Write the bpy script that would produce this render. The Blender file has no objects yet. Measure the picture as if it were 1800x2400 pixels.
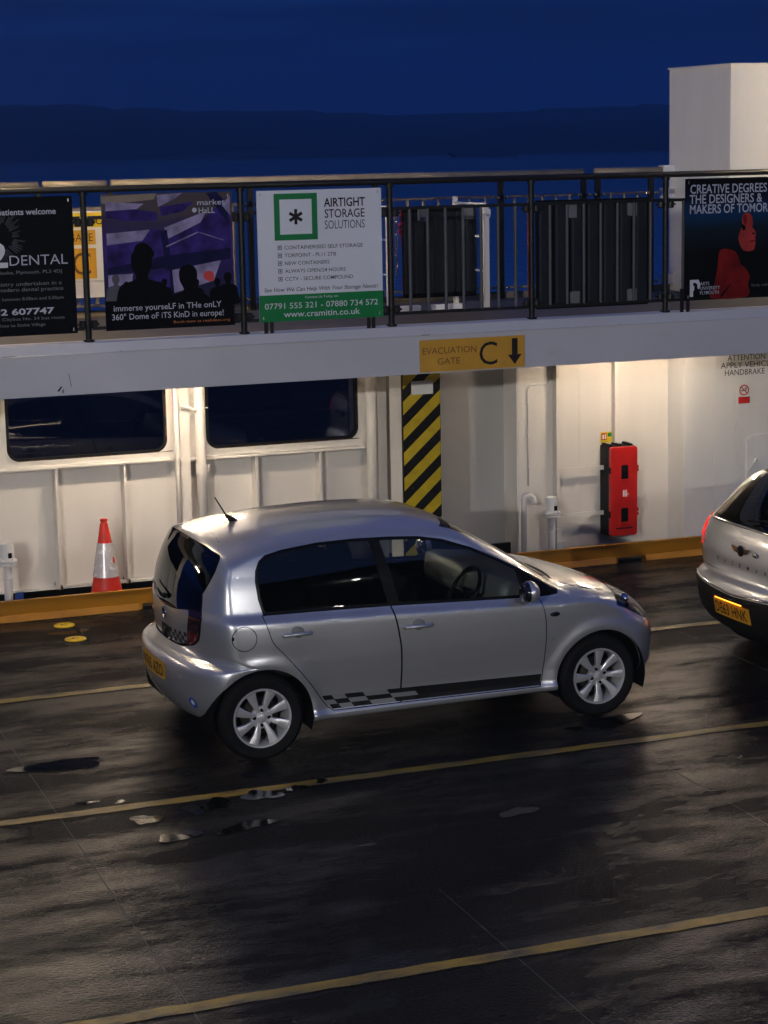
import bpy, bmesh, math, random
import numpy as np
from mathutils import Vector, Matrix
from mathutils.bvhtree import BVHTree
R = math.radians
random.seed(7)
scn = bpy.context.scene
col = scn.collection

# ---------------------------------------------------------------- camera
cam_data = bpy.data.cameras.new('camera')
cam = bpy.data.objects.new('camera', cam_data); col.objects.link(cam)
cam_data.sensor_fit = 'VERTICAL'; cam_data.sensor_height = 36.0; cam_data.lens = 72.0
cam_data.clip_start = 0.1; cam_data.clip_end = 6000
YAW, PITCH, ROLL = R(20.3), R(10.15), R(1.1)
fw = Vector((math.sin(YAW)*math.cos(PITCH), math.cos(YAW)*math.cos(PITCH), -math.sin(PITCH)))
r0 = Vector((math.cos(YAW), -math.sin(YAW), 0)); u0 = r0.cross(fw)
rt = math.cos(ROLL)*r0 - math.sin(ROLL)*u0; up = math.sin(ROLL)*r0 + math.cos(ROLL)*u0
cam.matrix_world = Matrix(((rt.x, up.x, -fw.x, 0), (rt.y, up.y, -fw.y, 0), (rt.z, up.z, -fw.z, 3.8826), (0, 0, 0, 1)))
scn.camera = cam

# ---------------------------------------------------------------- sky (deep dusk), weak twilight sun, exposure
SUN_EL, SUN_ROT = R(0.0), R(200)      # sun on the horizon behind the viewer, last light only
wd = bpy.data.worlds.new('World'); scn.world = wd; wd.use_nodes = True
wn = wd.node_tree.nodes; wl = wd.node_tree.links; wn.clear()
sky = wn.new('ShaderNodeTexSky'); sky.sky_type = 'NISHITA'; sky.sun_disc = False
sky.sun_elevation = SUN_EL; sky.sun_rotation = SUN_ROT
sky.air_density = 1.0; sky.dust_density = 0.3; sky.ozone_density = 6.0
bg = wn.new('ShaderNodeBackground'); bg.inputs['Strength'].default_value = 0.15
out = wn.new('ShaderNodeOutputWorld')
tcw = wn.new('ShaderNodeTexCoord'); mpw = wn.new('ShaderNodeMapping'); mpw.inputs['Scale'].default_value = (1, 1, 0.75); mpw.inputs['Location'].default_value = (0, 0, 0.34)
nrw = wn.new('ShaderNodeVectorMath'); nrw.operation = 'NORMALIZE'      # overcast dusk: the band at the horizon is as blue as the sky above it
wl.new(tcw.outputs['Generated'], mpw.inputs[0]); wl.new(mpw.outputs[0], nrw.inputs[0]); wl.new(nrw.outputs[0], sky.inputs[0])
# a bank of dark cloud lies all round the horizon, its upper edge torn
spw = wn.new('ShaderNodeSeparateXYZ'); wl.new(tcw.outputs['Generated'], spw.inputs[0])
mp2 = wn.new('ShaderNodeMapping'); mp2.inputs['Scale'].default_value = (2.2, 2.2, 26.0); mp2.inputs['Location'].default_value = (0.4, 0.0, 0.0); wl.new(tcw.outputs['Generated'], mp2.inputs[0])
nzw = wn.new('ShaderNodeTexNoise'); nzw.inputs['Scale'].default_value = 1.6; nzw.inputs['Detail'].default_value = 6; nzw.inputs['Roughness'].default_value = 0.55; wl.new(mp2.outputs[0], nzw.inputs[0])
adw = wn.new('ShaderNodeMath'); adw.operation = 'MULTIPLY_ADD'; wl.new(nzw.outputs[0], adw.inputs[0]); adw.inputs[1].default_value = 0.085; wl.new(spw.outputs[2], adw.inputs[2])
mrw = wn.new('ShaderNodeMapRange'); mrw.interpolation_type = 'SMOOTHSTEP'; mrw.inputs[1].default_value = 0.085; mrw.inputs[2].default_value = 0.17; mrw.inputs[3].default_value = 0.095; mrw.inputs[4].default_value = 1.0; wl.new(adw.outputs[0], mrw.inputs[0])
mxw = wn.new('ShaderNodeVectorMath'); mxw.operation = 'SCALE'; wl.new(sky.outputs[0], mxw.inputs[0]); wl.new(mrw.outputs[0], mxw.inputs['Scale']); wl.new(mxw.outputs[0], bg.inputs[0]); wl.new(bg.outputs[0], out.inputs[0])
sun_d = bpy.data.lights.new('twilight_sun', 'SUN'); sun_d.energy = 0.006; sun_d.angle = R(30); sun_d.color = (0.55, 0.7, 1.0)
sun = bpy.data.objects.new('twilight_sun', sun_d); col.objects.link(sun); sun.rotation_euler = (R(60), 0, R(20))
vs = scn.view_settings; vs.view_transform = 'Standard'; vs.look = 'None'; vs.exposure = 2.2; vs.gamma = 1.0; vs.use_curve_mapping = False
cy = scn.cycles; cy.use_denoising = True; cy.max_bounces = 7; cy.volume_bounces = 0; cy.diffuse_bounces = 3; cy.glossy_bounces = 4; cy.transparent_max_bounces = 16; cy.caustics_reflective = False; cy.caustics_refractive = False
cy.sample_clamp_indirect = 6.0; cy.use_adaptive_sampling = True; cy.adaptive_threshold = 0.015

FLOOD_W, TUBE_L, UPPER_L = 118.0, 43.0, 150.0
# ferry floodlights on the upper structure behind the viewer (real fittings are built further down)
FLOODS = [((-6.6, -2.6, 5.25), (6.0, 14.0, 1.2), 2.9), ((5.6, -2.6, 5.25), (7.0, 14.0, 1.2), 0.65)]
for lc, tg, pw in FLOODS:
    ld = bpy.data.lights.new('floodlight_beam', 'AREA'); ld.shape = 'RECTANGLE'; ld.size = 0.34; ld.size_y = 0.2
    ld.energy = FLOOD_W*pw; ld.color = (1.0, 0.965, 0.93)
    lo = bpy.data.objects.new('floodlight_beam', ld); col.objects.link(lo); lo.location = lc
    lo.rotation_euler = (Vector(tg)-Vector(lc)).to_track_quat('-Z', 'Y').to_euler()

# ---------------------------------------------------------------- materials
MATS = {}
def nt(name):
    m = bpy.data.materials.new(name); m.use_nodes = True; MATS[name] = m
    n = m.node_tree.nodes; return m, n, m.node_tree.links, n['Principled BSDF']
def pm(name, c, rough=0.5, metal=0.0, var=0.12, vs_=3.0, rv=0.1, bump=0.0, bs=40.0, coat=0.0, spec=0.5, dirt=None, ds=1.2, dthr=0.58, stretch=(1, 1, 1)):
    """procedural paint/plastic/metal: noise in colour and roughness, optional grime patches and fine bump"""
    m, n, l, p = nt(name)
    tc = n.new('ShaderNodeTexCoord'); mp = n.new('ShaderNodeMapping'); mp.inputs['Scale'].default_value = stretch
    l.new(tc.outputs['Object'], mp.inputs[0])
    nz = n.new('ShaderNodeTexNoise'); nz.inputs['Scale'].default_value = vs_; nz.inputs['Detail'].default_value = 6; l.new(mp.outputs[0], nz.inputs[0])
    rp = n.new('ShaderNodeValToRGB'); e = rp.color_ramp.elements
    e[0].position = 0.3; e[1].position = 0.7
    e[0].color = (*[max(0, x*(1-var)) for x in c], 1); e[1].color = (*[min(1, x*(1+var*0.6)) for x in c], 1)
    l.new(nz.outputs[0], rp.inputs[0]); cs = rp.outputs[0]
    if dirt:
        n2 = n.new('ShaderNodeTexNoise'); n2.inputs['Scale'].default_value = ds; n2.inputs['Detail'].default_value = 10; n2.inputs['Roughness'].default_value = 0.72
        l.new(mp.outputs[0], n2.inputs[0])
        r2 = n.new('ShaderNodeValToRGB'); r2.color_ramp.elements[0].position = dthr; r2.color_ramp.elements[1].position = dthr+0.16
        l.new(n2.outputs[0], r2.inputs[0])
        mx = n.new('ShaderNodeMix'); mx.data_type = 'RGBA'; l.new(r2.outputs[0], mx.inputs[0]); l.new(cs, mx.inputs[6]); mx.inputs[7].default_value = (*dirt, 1); cs = mx.outputs[2]
    l.new(cs, p.inputs['Base Color'])
    mr = n.new('ShaderNodeMapRange'); mr.inputs[3].default_value = max(0.02, rough-rv); mr.inputs[4].default_value = min(1, rough+rv)
    l.new(nz.outputs[0], mr.inputs[0]); l.new(mr.outputs[0], p.inputs['Roughness'])
    p.inputs['Metallic'].default_value = metal; p.inputs['Coat Weight'].default_value = coat; p.inputs['Coat Roughness'].default_value = 0.03
    p.inputs['Specular IOR Level'].default_value = spec
    if bump:
        n3 = n.new('ShaderNodeTexNoise'); n3.inputs['Scale'].default_value = bs; n3.inputs['Detail'].default_value = 4; l.new(mp.outputs[0], n3.inputs[0])
        b = n.new('ShaderNodeBump'); b.inputs['Strength'].default_value = bump; b.inputs['Distance'].default_value = 0.01; l.new(n3.outputs[0], b.inputs['Height']); l.new(b.outputs[0], p.inputs['Normal'])
    return m
def glassm(name, tint, rough=0.01, ior=1.5, streak=0.0):
    m, n, l, p = nt(name); n.remove(p); o = n['Material Output']
    t = n.new('ShaderNodeBsdfTransparent'); t.inputs[0].default_value = (*tint, 1)
    g = n.new('ShaderNodeBsdfGlossy'); g.inputs[0].default_value = (1, 1, 1, 1); g.inputs['Roughness'].default_value = rough
    f = n.new('ShaderNodeFresnel'); f.inputs[0].default_value = ior
    if streak:
        tc = n.new('ShaderNodeTexCoord'); nz = n.new('ShaderNodeTexNoise'); nz.inputs['Scale'].default_value = 5; l.new(tc.outputs['Object'], nz.inputs[0])
        mr = n.new('ShaderNodeMapRange'); mr.inputs[3].default_value = rough; mr.inputs[4].default_value = rough+streak; l.new(nz.outputs[0], mr.inputs[0]); l.new(mr.outputs[0], g.inputs['Roughness'])
    mx = n.new('ShaderNodeMixShader'); l.new(f.outputs[0], mx.inputs[0]); l.new(t.outputs[0], mx.inputs[1]); l.new(g.outputs[0], mx.inputs[2]); l.new(mx.outputs[0], o.inputs[0])
    return m
def emit(name, c, s):
    m, n, l, p = nt(name)
    p.inputs['Base Color'].default_value = (*c, 1); p.inputs['Emission Color'].default_value = (*c, 1); p.inputs['Emission Strength'].default_value = s
    tc = n.new('ShaderNodeTexCoord'); nz = n.new('ShaderNodeTexNoise'); nz.inputs['Scale'].default_value = 2; l.new(tc.outputs['Object'], nz.inputs[0])
    mr = n.new('ShaderNodeMapRange'); mr.inputs[3].default_value = s*0.95; mr.inputs[4].default_value = s*1.05; l.new(nz.outputs[0], mr.inputs[0]); l.new(mr.outputs[0], p.inputs['Emission Strength'])
    return m
def deck_material():
    m, n, l, p = nt('wet_deck_coating')
    tc = n.new('ShaderNodeTexCoord'); geo = n.new('ShaderNodeNewGeometry')
    def noise(scale, detail=6, rough=0.6, st=(1, 1, 1), dist=0.0):
        mp = n.new('ShaderNodeMapping'); mp.inputs['Scale'].default_value = st; l.new(geo.outputs['Position'], mp.inputs[0])
        z = n.new('ShaderNodeTexNoise'); z.inputs['Scale'].default_value = scale; z.inputs['Detail'].default_value = detail; z.inputs['Roughness'].default_value = rough; z.inputs['Distortion'].default_value = dist
        l.new(mp.outputs[0], z.inputs[0]); return z.outputs[0]
    def ramp(s, a, b, va=0.0, vb=1.0):
        r = n.new('ShaderNodeMapRange'); r.interpolation_type = 'SMOOTHSTEP'
        r.inputs[1].default_value = a; r.inputs[2].default_value = b; r.inputs[3].default_value = va; r.inputs[4].default_value = vb; l.new(s, r.inputs[0]); return r.outputs[0]
    def math_(op, a, b):
        q = n.new('ShaderNodeMath'); q.operation = op
        for i, v in enumerate((a, b)):
            if isinstance(v, (int, float)): q.inputs[i].default_value = v
            else: l.new(v, q.inputs[i])
        return q.outputs[0]
    # worn anti-slip coating: tonal patches, aggregate speckle
    big = noise(0.9, 8, 0.65); fine = noise(95, 3, 0.65)
    rp = n.new('ShaderNodeValToRGB'); rp.color_ramp.elements[0].position = 0.32; rp.color_ramp.elements[1].position = 0.72
    rp.color_ramp.elements[0].color = (0.005, 0.005, 0.006, 1); rp.color_ramp.elements[1].color = (0.012, 0.012, 0.0125, 1); l.new(big, rp.inputs[0])
    mx = n.new('ShaderNodeMix'); mx.data_type = 'RGBA'; mx.blend_type = 'MULTIPLY'; mx.inputs[0].default_value = 1.0
    l.new(rp.outputs[0], mx.inputs[6])
    sp = ramp(fine, 0.35, 0.72, 0.45, 2.2); cmb = n.new('ShaderNodeCombineColor')
    for i in range(3): l.new(sp, cmb.inputs[i])
    l.new(cmb.outputs[0], mx.inputs[7]); l.new(mx.outputs[2], p.inputs['Base Color'])
    # standing water: long films dragged along the lanes plus a few real puddles
    mixn = math_('ADD', math_('MULTIPLY', noise(0.8, 3, 0.5, (0.45, 1.9, 1)), 0.6), math_('MULTIPLY', noise(3.4, 4, 0.6, (0.6, 1.5, 1)), 0.4))
    film = ramp(mixn, 0.40, 0.70)
    pud = ramp(noise(1.3, 3, 0.5, (0.6, 1.5, 1)), 0.70, 0.73)
    rg = math_('MULTIPLY_ADD', film, -0.17); n_ = rg.node; n_.inputs[2].default_value = 0.30
    rg2 = math_('MULTIPLY', rg, ramp(pud, 0.0, 1.0, 1.0, 0.12)); l.new(rg2, p.inputs['Roughness'])
    l.new(ramp(math_('MAXIMUM', film, pud), 0.0, 1.0, 1.07, 1.38), p.inputs['IOR'])
    agg = noise(52, 3, 0.65)
    swell = noise(1.1, 2, 0.5, (0.6, 2.1, 1))
    hb = math_('ADD', math_('MULTIPLY', agg, ramp(pud, 0.0, 1.0, 1.0, 0.01)), math_('MULTIPLY', swell, 1.5))
    b = n.new('ShaderNodeBump'); b.inputs['Distance'].default_value = 0.008; b.inputs['Strength'].default_value = 0.8
    l.new(hb, b.inputs['Height']); l.new(b.outputs[0], p.inputs['Normal'])
    return m
deck_material()
pm('cream_paint', (0.74, 0.71, 0.66), 0.42, var=0.06, rv=0.08, bump=0.08, bs=7, dirt=(0.46, 0.35, 0.25), ds=3.0, dthr=0.63, stretch=(1, 1, 0.22))
pm('white_paint', (0.74, 0.74, 0.73), 0.40, var=0.06, rv=0.08, bump=0.06, bs=6, dirt=(0.46, 0.41, 0.35), ds=2.4, dthr=0.63, stretch=(1, 1, 0.25))
pm('grey_gate_paint', (0.40, 0.40, 0.395), 0.45, var=0.06, dirt=(0.4, 0.37, 0.33), ds=2, dthr=0.64, stretch=(1, 1, 0.3))
pm('beam_paint', (0.46, 0.46, 0.485), 0.36, var=0.08, vs_=1.6, rv=0.1, bump=0.05, bs=5, dirt=(0.42, 0.40, 0.38), ds=2.6, dthr=0.62, stretch=(0.6, 1, 1))
pm('rust', (0.10, 0.055, 0.03), 0.85, var=0.4, vs_=30, bump=0.3, bs=80)
pm('black_rail_paint', (0.010, 0.010, 0.010), 0.38, var=0.2, rv=0.12, bump=0.04, bs=60, spec=0.22)
pm('dark_bar_paint', (0.075, 0.078, 0.082), 0.40, var=0.2, rv=0.1, spec=0.25)
pm('walkway_coating', (0.085, 0.078, 0.07), 0.6, var=0.3, vs_=6, bump=0.25, bs=70, spec=0.2)
pm('yellow_kerb_paint', (0.40, 0.175, 0.008), 0.42, var=0.16, vs_=4, rv=0.12, bump=0.1, bs=20, dirt=(0.14, 0.085, 0.03), ds=3.5, dthr=0.58, stretch=(0.5, 1, 1))
pm('yellow_line_paint', (0.25, 0.165, 0.008), 0.42, var=0.45, vs_=22, rv=0.14, bump=0.5, bs=62, dirt=(0.035, 0.032, 0.026), ds=5.5, dthr=0.46, stretch=(0.5, 1.6, 1))
pm('hazard_yellow', (0.55, 0.40, 0.01), 0.42, var=0.15, vs_=14, rv=0.1, dirt=(0.16, 0.12, 0.02), ds=9, dthr=0.62)
pm('rubber_black', (0.006, 0.006, 0.0065), 0.55, var=0.3, vs_=12, rv=0.1, bump=0.1, bs=60, spec=0.2)
pm('matt_black', (0.004, 0.004, 0.005), 0.7, var=0.2, spec=0.03)
pm('gutter_black', (0.006, 0.006, 0.007), 0.45, var=0.3, spec=0.1)
pm('sign_amber', (0.52, 0.27, 0.025), 0.4, var=0.10, vs_=8, dirt=(0.36, 0.2, 0.04), ds=6, dthr=0.6)
pm('sign_yellow', (0.72, 0.50, 0.012), 0.4, var=0.05)
pm('sign_orange', (0.66, 0.36, 0.03), 0.4, var=0.05)
pm('sign_white', (0.72, 0.72, 0.72), 0.4, var=0.04)
pm('print_black', (0.012, 0.011, 0.011), 0.5, var=0.1, spec=0.15)
pm('print_brown', (0.16, 0.08, 0.02), 0.5, var=0.1, spec=0.2)
pm('print_grey', (0.42, 0.44, 0.50), 0.45, var=0.05)
pm('print_dim', (0.13, 0.14, 0.165), 0.45, var=0.15, vs_=60)
pm('print_white', (0.55, 0.55, 0.58), 0.45, var=0.05)
pm('print_green', (0.006, 0.17, 0.045), 0.4, var=0.06, spec=0.15)
pm('print_red', (0.50, 0.018, 0.016), 0.4, var=0.08)
pm('print_orange', (0.42, 0.12, 0.02), 0.45, var=0.08)
pm('poster_board_white', (0.58, 0.60, 0.64), 0.38, var=0.04, vs_=2)
pm('red_plastic', (0.50, 0.012, 0.010), 0.40, var=0.14, vs_=6, rv=0.1, bump=0.03, bs=30)
pm('cone_orange', (0.62, 0.028, 0.014), 0.48, var=0.16, vs_=14, dirt=(0.22, 0.03, 0.02), ds=9, dthr=0.60)
pm('reflective_white', (0.70, 0.70, 0.72), 0.25, metal=0.25, var=0.12, vs_=20)
pm('galvanised', (0.42, 0.41, 0.39), 0.35, metal=0.9, var=0.2, vs_=10)
pm('chain_metal', (0.55, 0.45, 0.3), 0.25, metal=1.0, var=0.2, vs_=10)
pm('rail_tan', (0.26, 0.22, 0.16), 0.42, var=0.25, vs_=7, rv=0.1)
pm('plastic_grey', (0.12, 0.125, 0.13), 0.5, var=0.1)
pm('fabric_dark', (0.018, 0.018, 0.02), 0.9, var=0.3, vs_=60, spec=0.1)
pm('fabric_grey', (0.025, 0.027, 0.026), 0.85, var=0.2, vs_=40)
pm('alloy', (0.60, 0.60, 0.61), 0.34, metal=0.6, var=0.06, coat=0.3)
pm('tyre_rubber', (0.006, 0.006, 0.007), 0.7, var=0.3, vs_=20, bump=0.1, bs=50, spec=0.12)
pm('brake_iron', (0.02, 0.018, 0.016), 0.6, metal=0.3, spec=0.2)
pm('chrome', (0.62, 0.62, 0.62), 0.08, metal=1.0, var=0.03)
pm('trim_black', (0.004, 0.004, 0.0045), 0.28, var=0.15, rv=0.06, spec=0.12)
pm('gloss_black', (0.006, 0.006, 0.007), 0.10, var=0.1, rv=0.03, coat=1.0)
pm('plate_yellow', (0.50, 0.26, 0.012), 0.35, var=0.05)
pm('decal_black', (0.009, 0.009, 0.010), 0.30, var=0.1, spec=0.2)
pm('decal_grey', (0.20, 0.205, 0.215), 0.35, metal=0.3, var=0.05)
pm('sticker_blue', (0.015, 0.07, 0.30), 0.35, var=0.1)
pm('lamp_smoke', (0.016, 0.0035, 0.004), 0.12, var=0.1, rv=0.04, coat=1.0)
pm('lamp_red', (0.09, 0.006, 0.007), 0.12, var=0.1, rv=0.04, coat=1.0)
pm('hill_woods', (0.030, 0.036, 0.030), 0.95, var=0.5, vs_=0.02, rv=0.02)
pm('boat_hull', (0.12, 0.13, 0.15), 0.6)
glassm('clear_glass', (0.80, 0.86, 0.84)); glassm('tinted_glass', (0.05, 0.055, 0.06), 0.015, 1.42); glassm('window_glass', (0.24, 0.25, 0.26), 0.012, streak=0.02)
glassm('lamp_glass', (0.16, 0.17, 0.19), 0.02, 1.55)
emit('tube_light', (1.0, 0.80, 0.60), TUBE_L); emit('near_tube_light', (1.0, 0.93, 0.82), 12.0); emit('upper_lamp_light', (1.0, 0.78, 0.48), UPPER_L)
emit('flood_glass', (0.93, 0.95, 1.0), 40.0); emit('tail_light_red', (0.85, 0.004, 0.004), 0.30); emit('lamp_dot', (1.0, 0.97, 0.92), 70.0); emit('shore_light', (0.9, 0.95, 1.0), 8.0)
emit('plate_lamp', (1.0, 0.25, 0.02), 1.2)
def car_paint(name, c, flake=0.10):
    m, n, l, p = nt(name)
    tc = n.new('ShaderNodeTexCoord'); v = n.new('ShaderNodeTexNoise'); v.inputs['Scale'].default_value = 900; v.inputs['Detail'].default_value = 1; l.new(tc.outputs['Object'], v.inputs[0])
    dz = n.new('ShaderNodeTexNoise'); dz.inputs['Scale'].default_value = 2.5; dz.inputs['Detail'].default_value = 8; l.new(tc.outputs['Object'], dz.inputs[0])
    rp = n.new('ShaderNodeValToRGB'); rp.color_ramp.elements[0].color = (*[x*(1-flake) for x in c], 1); rp.color_ramp.elements[1].color = (*[x*(1+flake) for x in c], 1); l.new(v.outputs[0], rp.inputs[0]); l.new(rp.outputs[0], p.inputs['Base Color'])
    mr = n.new('ShaderNodeMapRange'); mr.inputs[3].default_value = 0.28; mr.inputs[4].default_value = 0.37; l.new(dz.outputs[0], mr.inputs[0]); l.new(mr.outputs[0], p.inputs['Roughness'])
    p.inputs['Metallic'].default_value = 0.7; p.inputs['Coat Weight'].default_value = 1.0; p.inputs['Coat Roughness'].default_value = 0.025; p.inputs['Coat IOR'].default_value = 1.5
    return m
pm('near_house_paint', (0.085, 0.085, 0.09), 0.6, var=0.2)
car_paint('silver_paint', (0.47, 0.48, 0.50)); car_paint('pale_silver_paint', (0.50, 0.53, 0.57))
pm('board_rib', (0.013, 0.016, 0.022), 0.5, var=0.3, spec=0.1)
pm('puddle_water', (0.0025, 0.0028, 0.003), 0.07, var=0.1, rv=0.03, spec=0.3, bump=0.06, bs=14)
def water_material():
    m, n, l, p = nt('dark_water')
    p.inputs['Base Color'].default_value = (0.003, 0.006, 0.009, 1); p.inputs['IOR'].default_value = 1.33
    g = n.new('ShaderNodeNewGeometry'); z = n.new('ShaderNodeTexNoise'); z.inputs['Scale'].default_value = 0.6; z.inputs['Detail'].default_value = 6; l.new(g.outputs['Position'], z.inputs[0])
    mr = n.new('ShaderNodeMapRange'); mr.inputs[3].default_value = 0.06; mr.inputs[4].default_value = 0.14; l.new(z.outputs[0], mr.inputs[0]); l.new(mr.outputs[0], p.inputs['Roughness'])
    b = n.new('ShaderNodeBump'); b.inputs['Strength'].default_value = 0.10; b.inputs['Distance'].default_value = 0.4; l.new(z.outputs[0], b.inputs['Height']); l.new(b.outputs[0], p.inputs['Normal'])
water_material()
def poster_picture(name, kind):
    """printed picture: soft colour fields in the poster's own coordinates (0..1 over its face)"""
    m, n, l, p = nt(name); p.inputs['Roughness'].default_value = 0.6; p.inputs['Specular IOR Level'].default_value = 0.03
    tc = n.new('ShaderNodeTexCoord'); sep = n.new('ShaderNodeSeparateXYZ'); l.new(tc.outputs['Generated'], sep.inputs[0])
    nz = n.new('ShaderNodeTexNoise'); nz.inputs['Scale'].default_value = 3.2; nz.inputs['Detail'].default_value = 5; nz.inputs['Distortion'].default_value = 0.8; l.new(tc.outputs['Generated'], nz.inputs[0])
    ad = n.new('ShaderNodeMath'); ad.operation = 'MULTIPLY_ADD'; l.new(nz.outputs[0], ad.inputs[0]); ad.inputs[1].default_value = 0.10 if kind == 'night' else 0.22; l.new(sep.outputs[2], ad.inputs[2])
    rp = n.new('ShaderNodeValToRGB'); rp.color_ramp.interpolation = 'EASE'; cr = rp.color_ramp
    st = {'night': [(0, (.003, .003, .0035)), (.40, (.003, .003, .0035)), (.60, (.006, .012, .018)), (.78, (.005, .030, .085)), (.90, (.006, .008, .02)), (1, (.003, .003, .004))],
          'dome': [(0, (.010, .010, .012)), (.2, (.012, .011, .018)), (.36, (.022, .02, .05)), (.5, (.025, .018, .085)), (.72, (.05, .03, .16)), (.9, (.04, .03, .075)), (1, (.07, .055, .06))],
          'dark': [(0, (.0035, .004, .006)), (.5, (.004, .0045, .006)), (1, (.004, .0045, .006))]}[kind]
    while len(cr.elements) < len(st): cr.elements.new(0.5)
    for e, (q, c) in zip(cr.elements, st): e.position = q; e.color = (*c, 1)
    l.new(ad.outputs[0], rp.inputs[0]); l.new(rp.outputs[0], p.inputs['Base Color'])
    return m
poster_picture('poster_night', 'night'); poster_picture('poster_dome', 'dome'); poster_picture('poster_dark', 'dark')
pm('dome_lilac', (0.27, 0.23, 0.37), 0.5, var=0.6, vs_=7, spec=0.05); pm('dome_purple', (0.035, 0.020, 0.15), 0.5, var=0.9, vs_=6, spec=0.05)
pm('dome_blue', (0.008, 0.008, 0.05), 0.5, var=0.6, vs_=6, spec=0.05); pm('dome_tan', (0.19, 0.14, 0.10), 0.5, var=0.25, vs_=5)
pm('print_figure', (0.003, 0.003, 0.0045), 0.6, var=0.3, spec=0.03); pm('print_shirt', (0.028, 0.026, 0.055), 0.4, var=0.4, vs_=6)
pm('print_hood', (0.17, 0.008, 0.008), 0.6, var=0.6, vs_=5, spec=0.05); pm('print_face', (0.33, 0.035, 0.03), 0.6, var=0.45, vs_=5, spec=0.05); pm('print_lens', (0.05, 0.052, 0.058), 0.6, var=0.9, vs_=5, spec=0.05)

# ---------------------------------------------------------------- builders
class MB:
    def __init__(s): s.v = []; s.f = []
    def add(s, vs, fs):
        o = len(s.v); s.v += [tuple(v) for v in vs]; s.f += [tuple(i+o for i in f) for f in fs]; return s
    def box(s, x0, x1, y0, y1, z0, z1):
        return s.add([(x0,y0,z0),(x1,y0,z0),(x1,y1,z0),(x0,y1,z0),(x0,y0,z1),(x1,y0,z1),(x1,y1,z1),(x0,y1,z1)],
                     [(0,3,2,1),(4,5,6,7),(0,1,5,4),(1,2,6,5),(2,3,7,6),(3,0,4,7)])
    def prism(s, poly, a, b, axis='y'):
        """extrude a 2D outline: axis y -> outline in (x,z); axis x -> (y,z); axis z -> (x,y)"""
        n = len(poly); m = {'y': lambda p, t: (p[0], t, p[1]), 'x': lambda p, t: (t, p[0], p[1]), 'z': lambda p, t: (p[0], p[1], t)}[axis]
        return s.add([m(p, a) for p in poly]+[m(p, b) for p in poly],
                     [tuple(range(n)), tuple(range(2*n-1, n-1, -1))]+[(i, i+n, (i+1) % n+n, (i+1) % n) for i in range(n)])
    def tube(s, path, r, n=10, cap=True, r1=None):
        P = [Vector(p) for p in path]; rings = []; k = len(P); prev = None
        for i, p in enumerate(P):
            t = (P[min(i+1, k-1)]-P[max(i-1, 0)]).normalized()
            if prev is None: a = t.orthogonal().normalized()
            else: a = (prev-t*prev.dot(t)); a = a.normalized() if a.length > 1e-6 else t.orthogonal().normalized()
            prev = a; b = t.cross(a); rr = r if r1 is None else r+(r1-r)*i/(k-1)
            rings.append([p+(a*math.cos(2*math.pi*j/n)+b*math.sin(2*math.pi*j/n))*rr for j in range(n)])
        vs_ = [v for q in rings for v in q]; fs = [(i*n+j, i*n+(j+1) % n, (i+1)*n+(j+1) % n, (i+1)*n+j) for i in range(k-1) for j in range(n)]
        if cap: fs += [tuple(range(n-1, -1, -1)), tuple(range((k-1)*n, k*n))]
        return s.add(vs_, fs)
    def lathe(s, prof, c, axis='z', n=24, closed=False):
        """prof: (radius, height) pairs turned about an axis through c"""
        vs_ = []
        for r, h in prof:
            for j in range(n):
                a = 2*math.pi*j/n; u, v = r*math.cos(a), r*math.sin(a)
                vs_.append({'z': (c[0]+u, c[1]+v, c[2]+h), 'y': (c[0]+u, c[1]+h, c[2]+v), 'x': (c[0]+h, c[1]+u, c[2]+v)}[axis])
        k = len(prof); fs = [(i*n+j, i*n+(j+1) % n, (i+1)*n+(j+1) % n, (i+1)*n+j) for i in range(k-1) for j in range(n)]
        if closed: fs += [((k-1)*n+j, (k-1)*n+(j+1) % n, (j+1) % n, j) for j in range(n)]
        else: fs += [tuple(range(n-1, -1, -1)), tuple(range((k-1)*n, k*n))]
        return s.add(vs_, fs)
    def ball(s, c, r, n=10, m=6, sc=(1, 1, 1)):
        pr = [(max(1e-4, r*math.sin(math.pi*i/m)), -r*math.cos(math.pi*i/m)) for i in range(m+1)]
        o = len(s.v); s.lathe(pr, (0, 0, 0), 'z', n)
        s.v[o:] = [(c[0]+x*sc[0], c[1]+y*sc[1], c[2]+z*sc[2]) for x, y, z in s.v[o:]]; return s
def rrect(x0, x1, z0, z1, r, n=5):
    p = []
    for cx_, cz_, a0 in ((x1-r, z1-r, 0), (x0+r, z1-r, 90), (x0+r, z0+r, 180), (x1-r, z0+r, 270)):
        for i in range(n+1):
            a = R(a0+90*i/n); p.append((cx_+r*math.cos(a), cz_+r*math.sin(a)))
    return p
def off(o):
    v = Vector((0, 0, 0))
    while o is not None: v += o.location; o = o.parent
    return v
def link_mesh(name, me, mat, parent):
    ob = bpy.data.objects.new(name, me); col.objects.link(ob)
    if mat: me.materials.append(MATS[mat])
    if parent is not None: ob.parent = parent
    return ob
def obj(name, mb, mat, parent=None, smooth=False, bevel=0.0):
    d = off(parent); me = bpy.data.meshes.new(name)
    me.from_pydata([(x-d.x, y-d.y, z-d.z) for x, y, z in mb.v], [], mb.f)
    bm = bmesh.new(); bm.from_mesh(me); bmesh.ops.recalc_face_normals(bm, faces=bm.faces)
    if bevel: bmesh.ops.bevel(bm, geom=list(bm.edges), offset=bevel, segments=2, affect='EDGES', clamp_overlap=True, profile=0.5)
    bm.to_mesh(me); bm.free()
    if smooth:
        for p in me.polygons: p.use_smooth = True
        if smooth == 'auto':
            me.set_sharp_from_angle(angle=R(35))
    return link_mesh(name, me, mat, parent)
def tag(o, label, cat, group=None):
    o['label'] = label; o['category'] = cat
    if group: o['group'] = group
    return o
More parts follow.
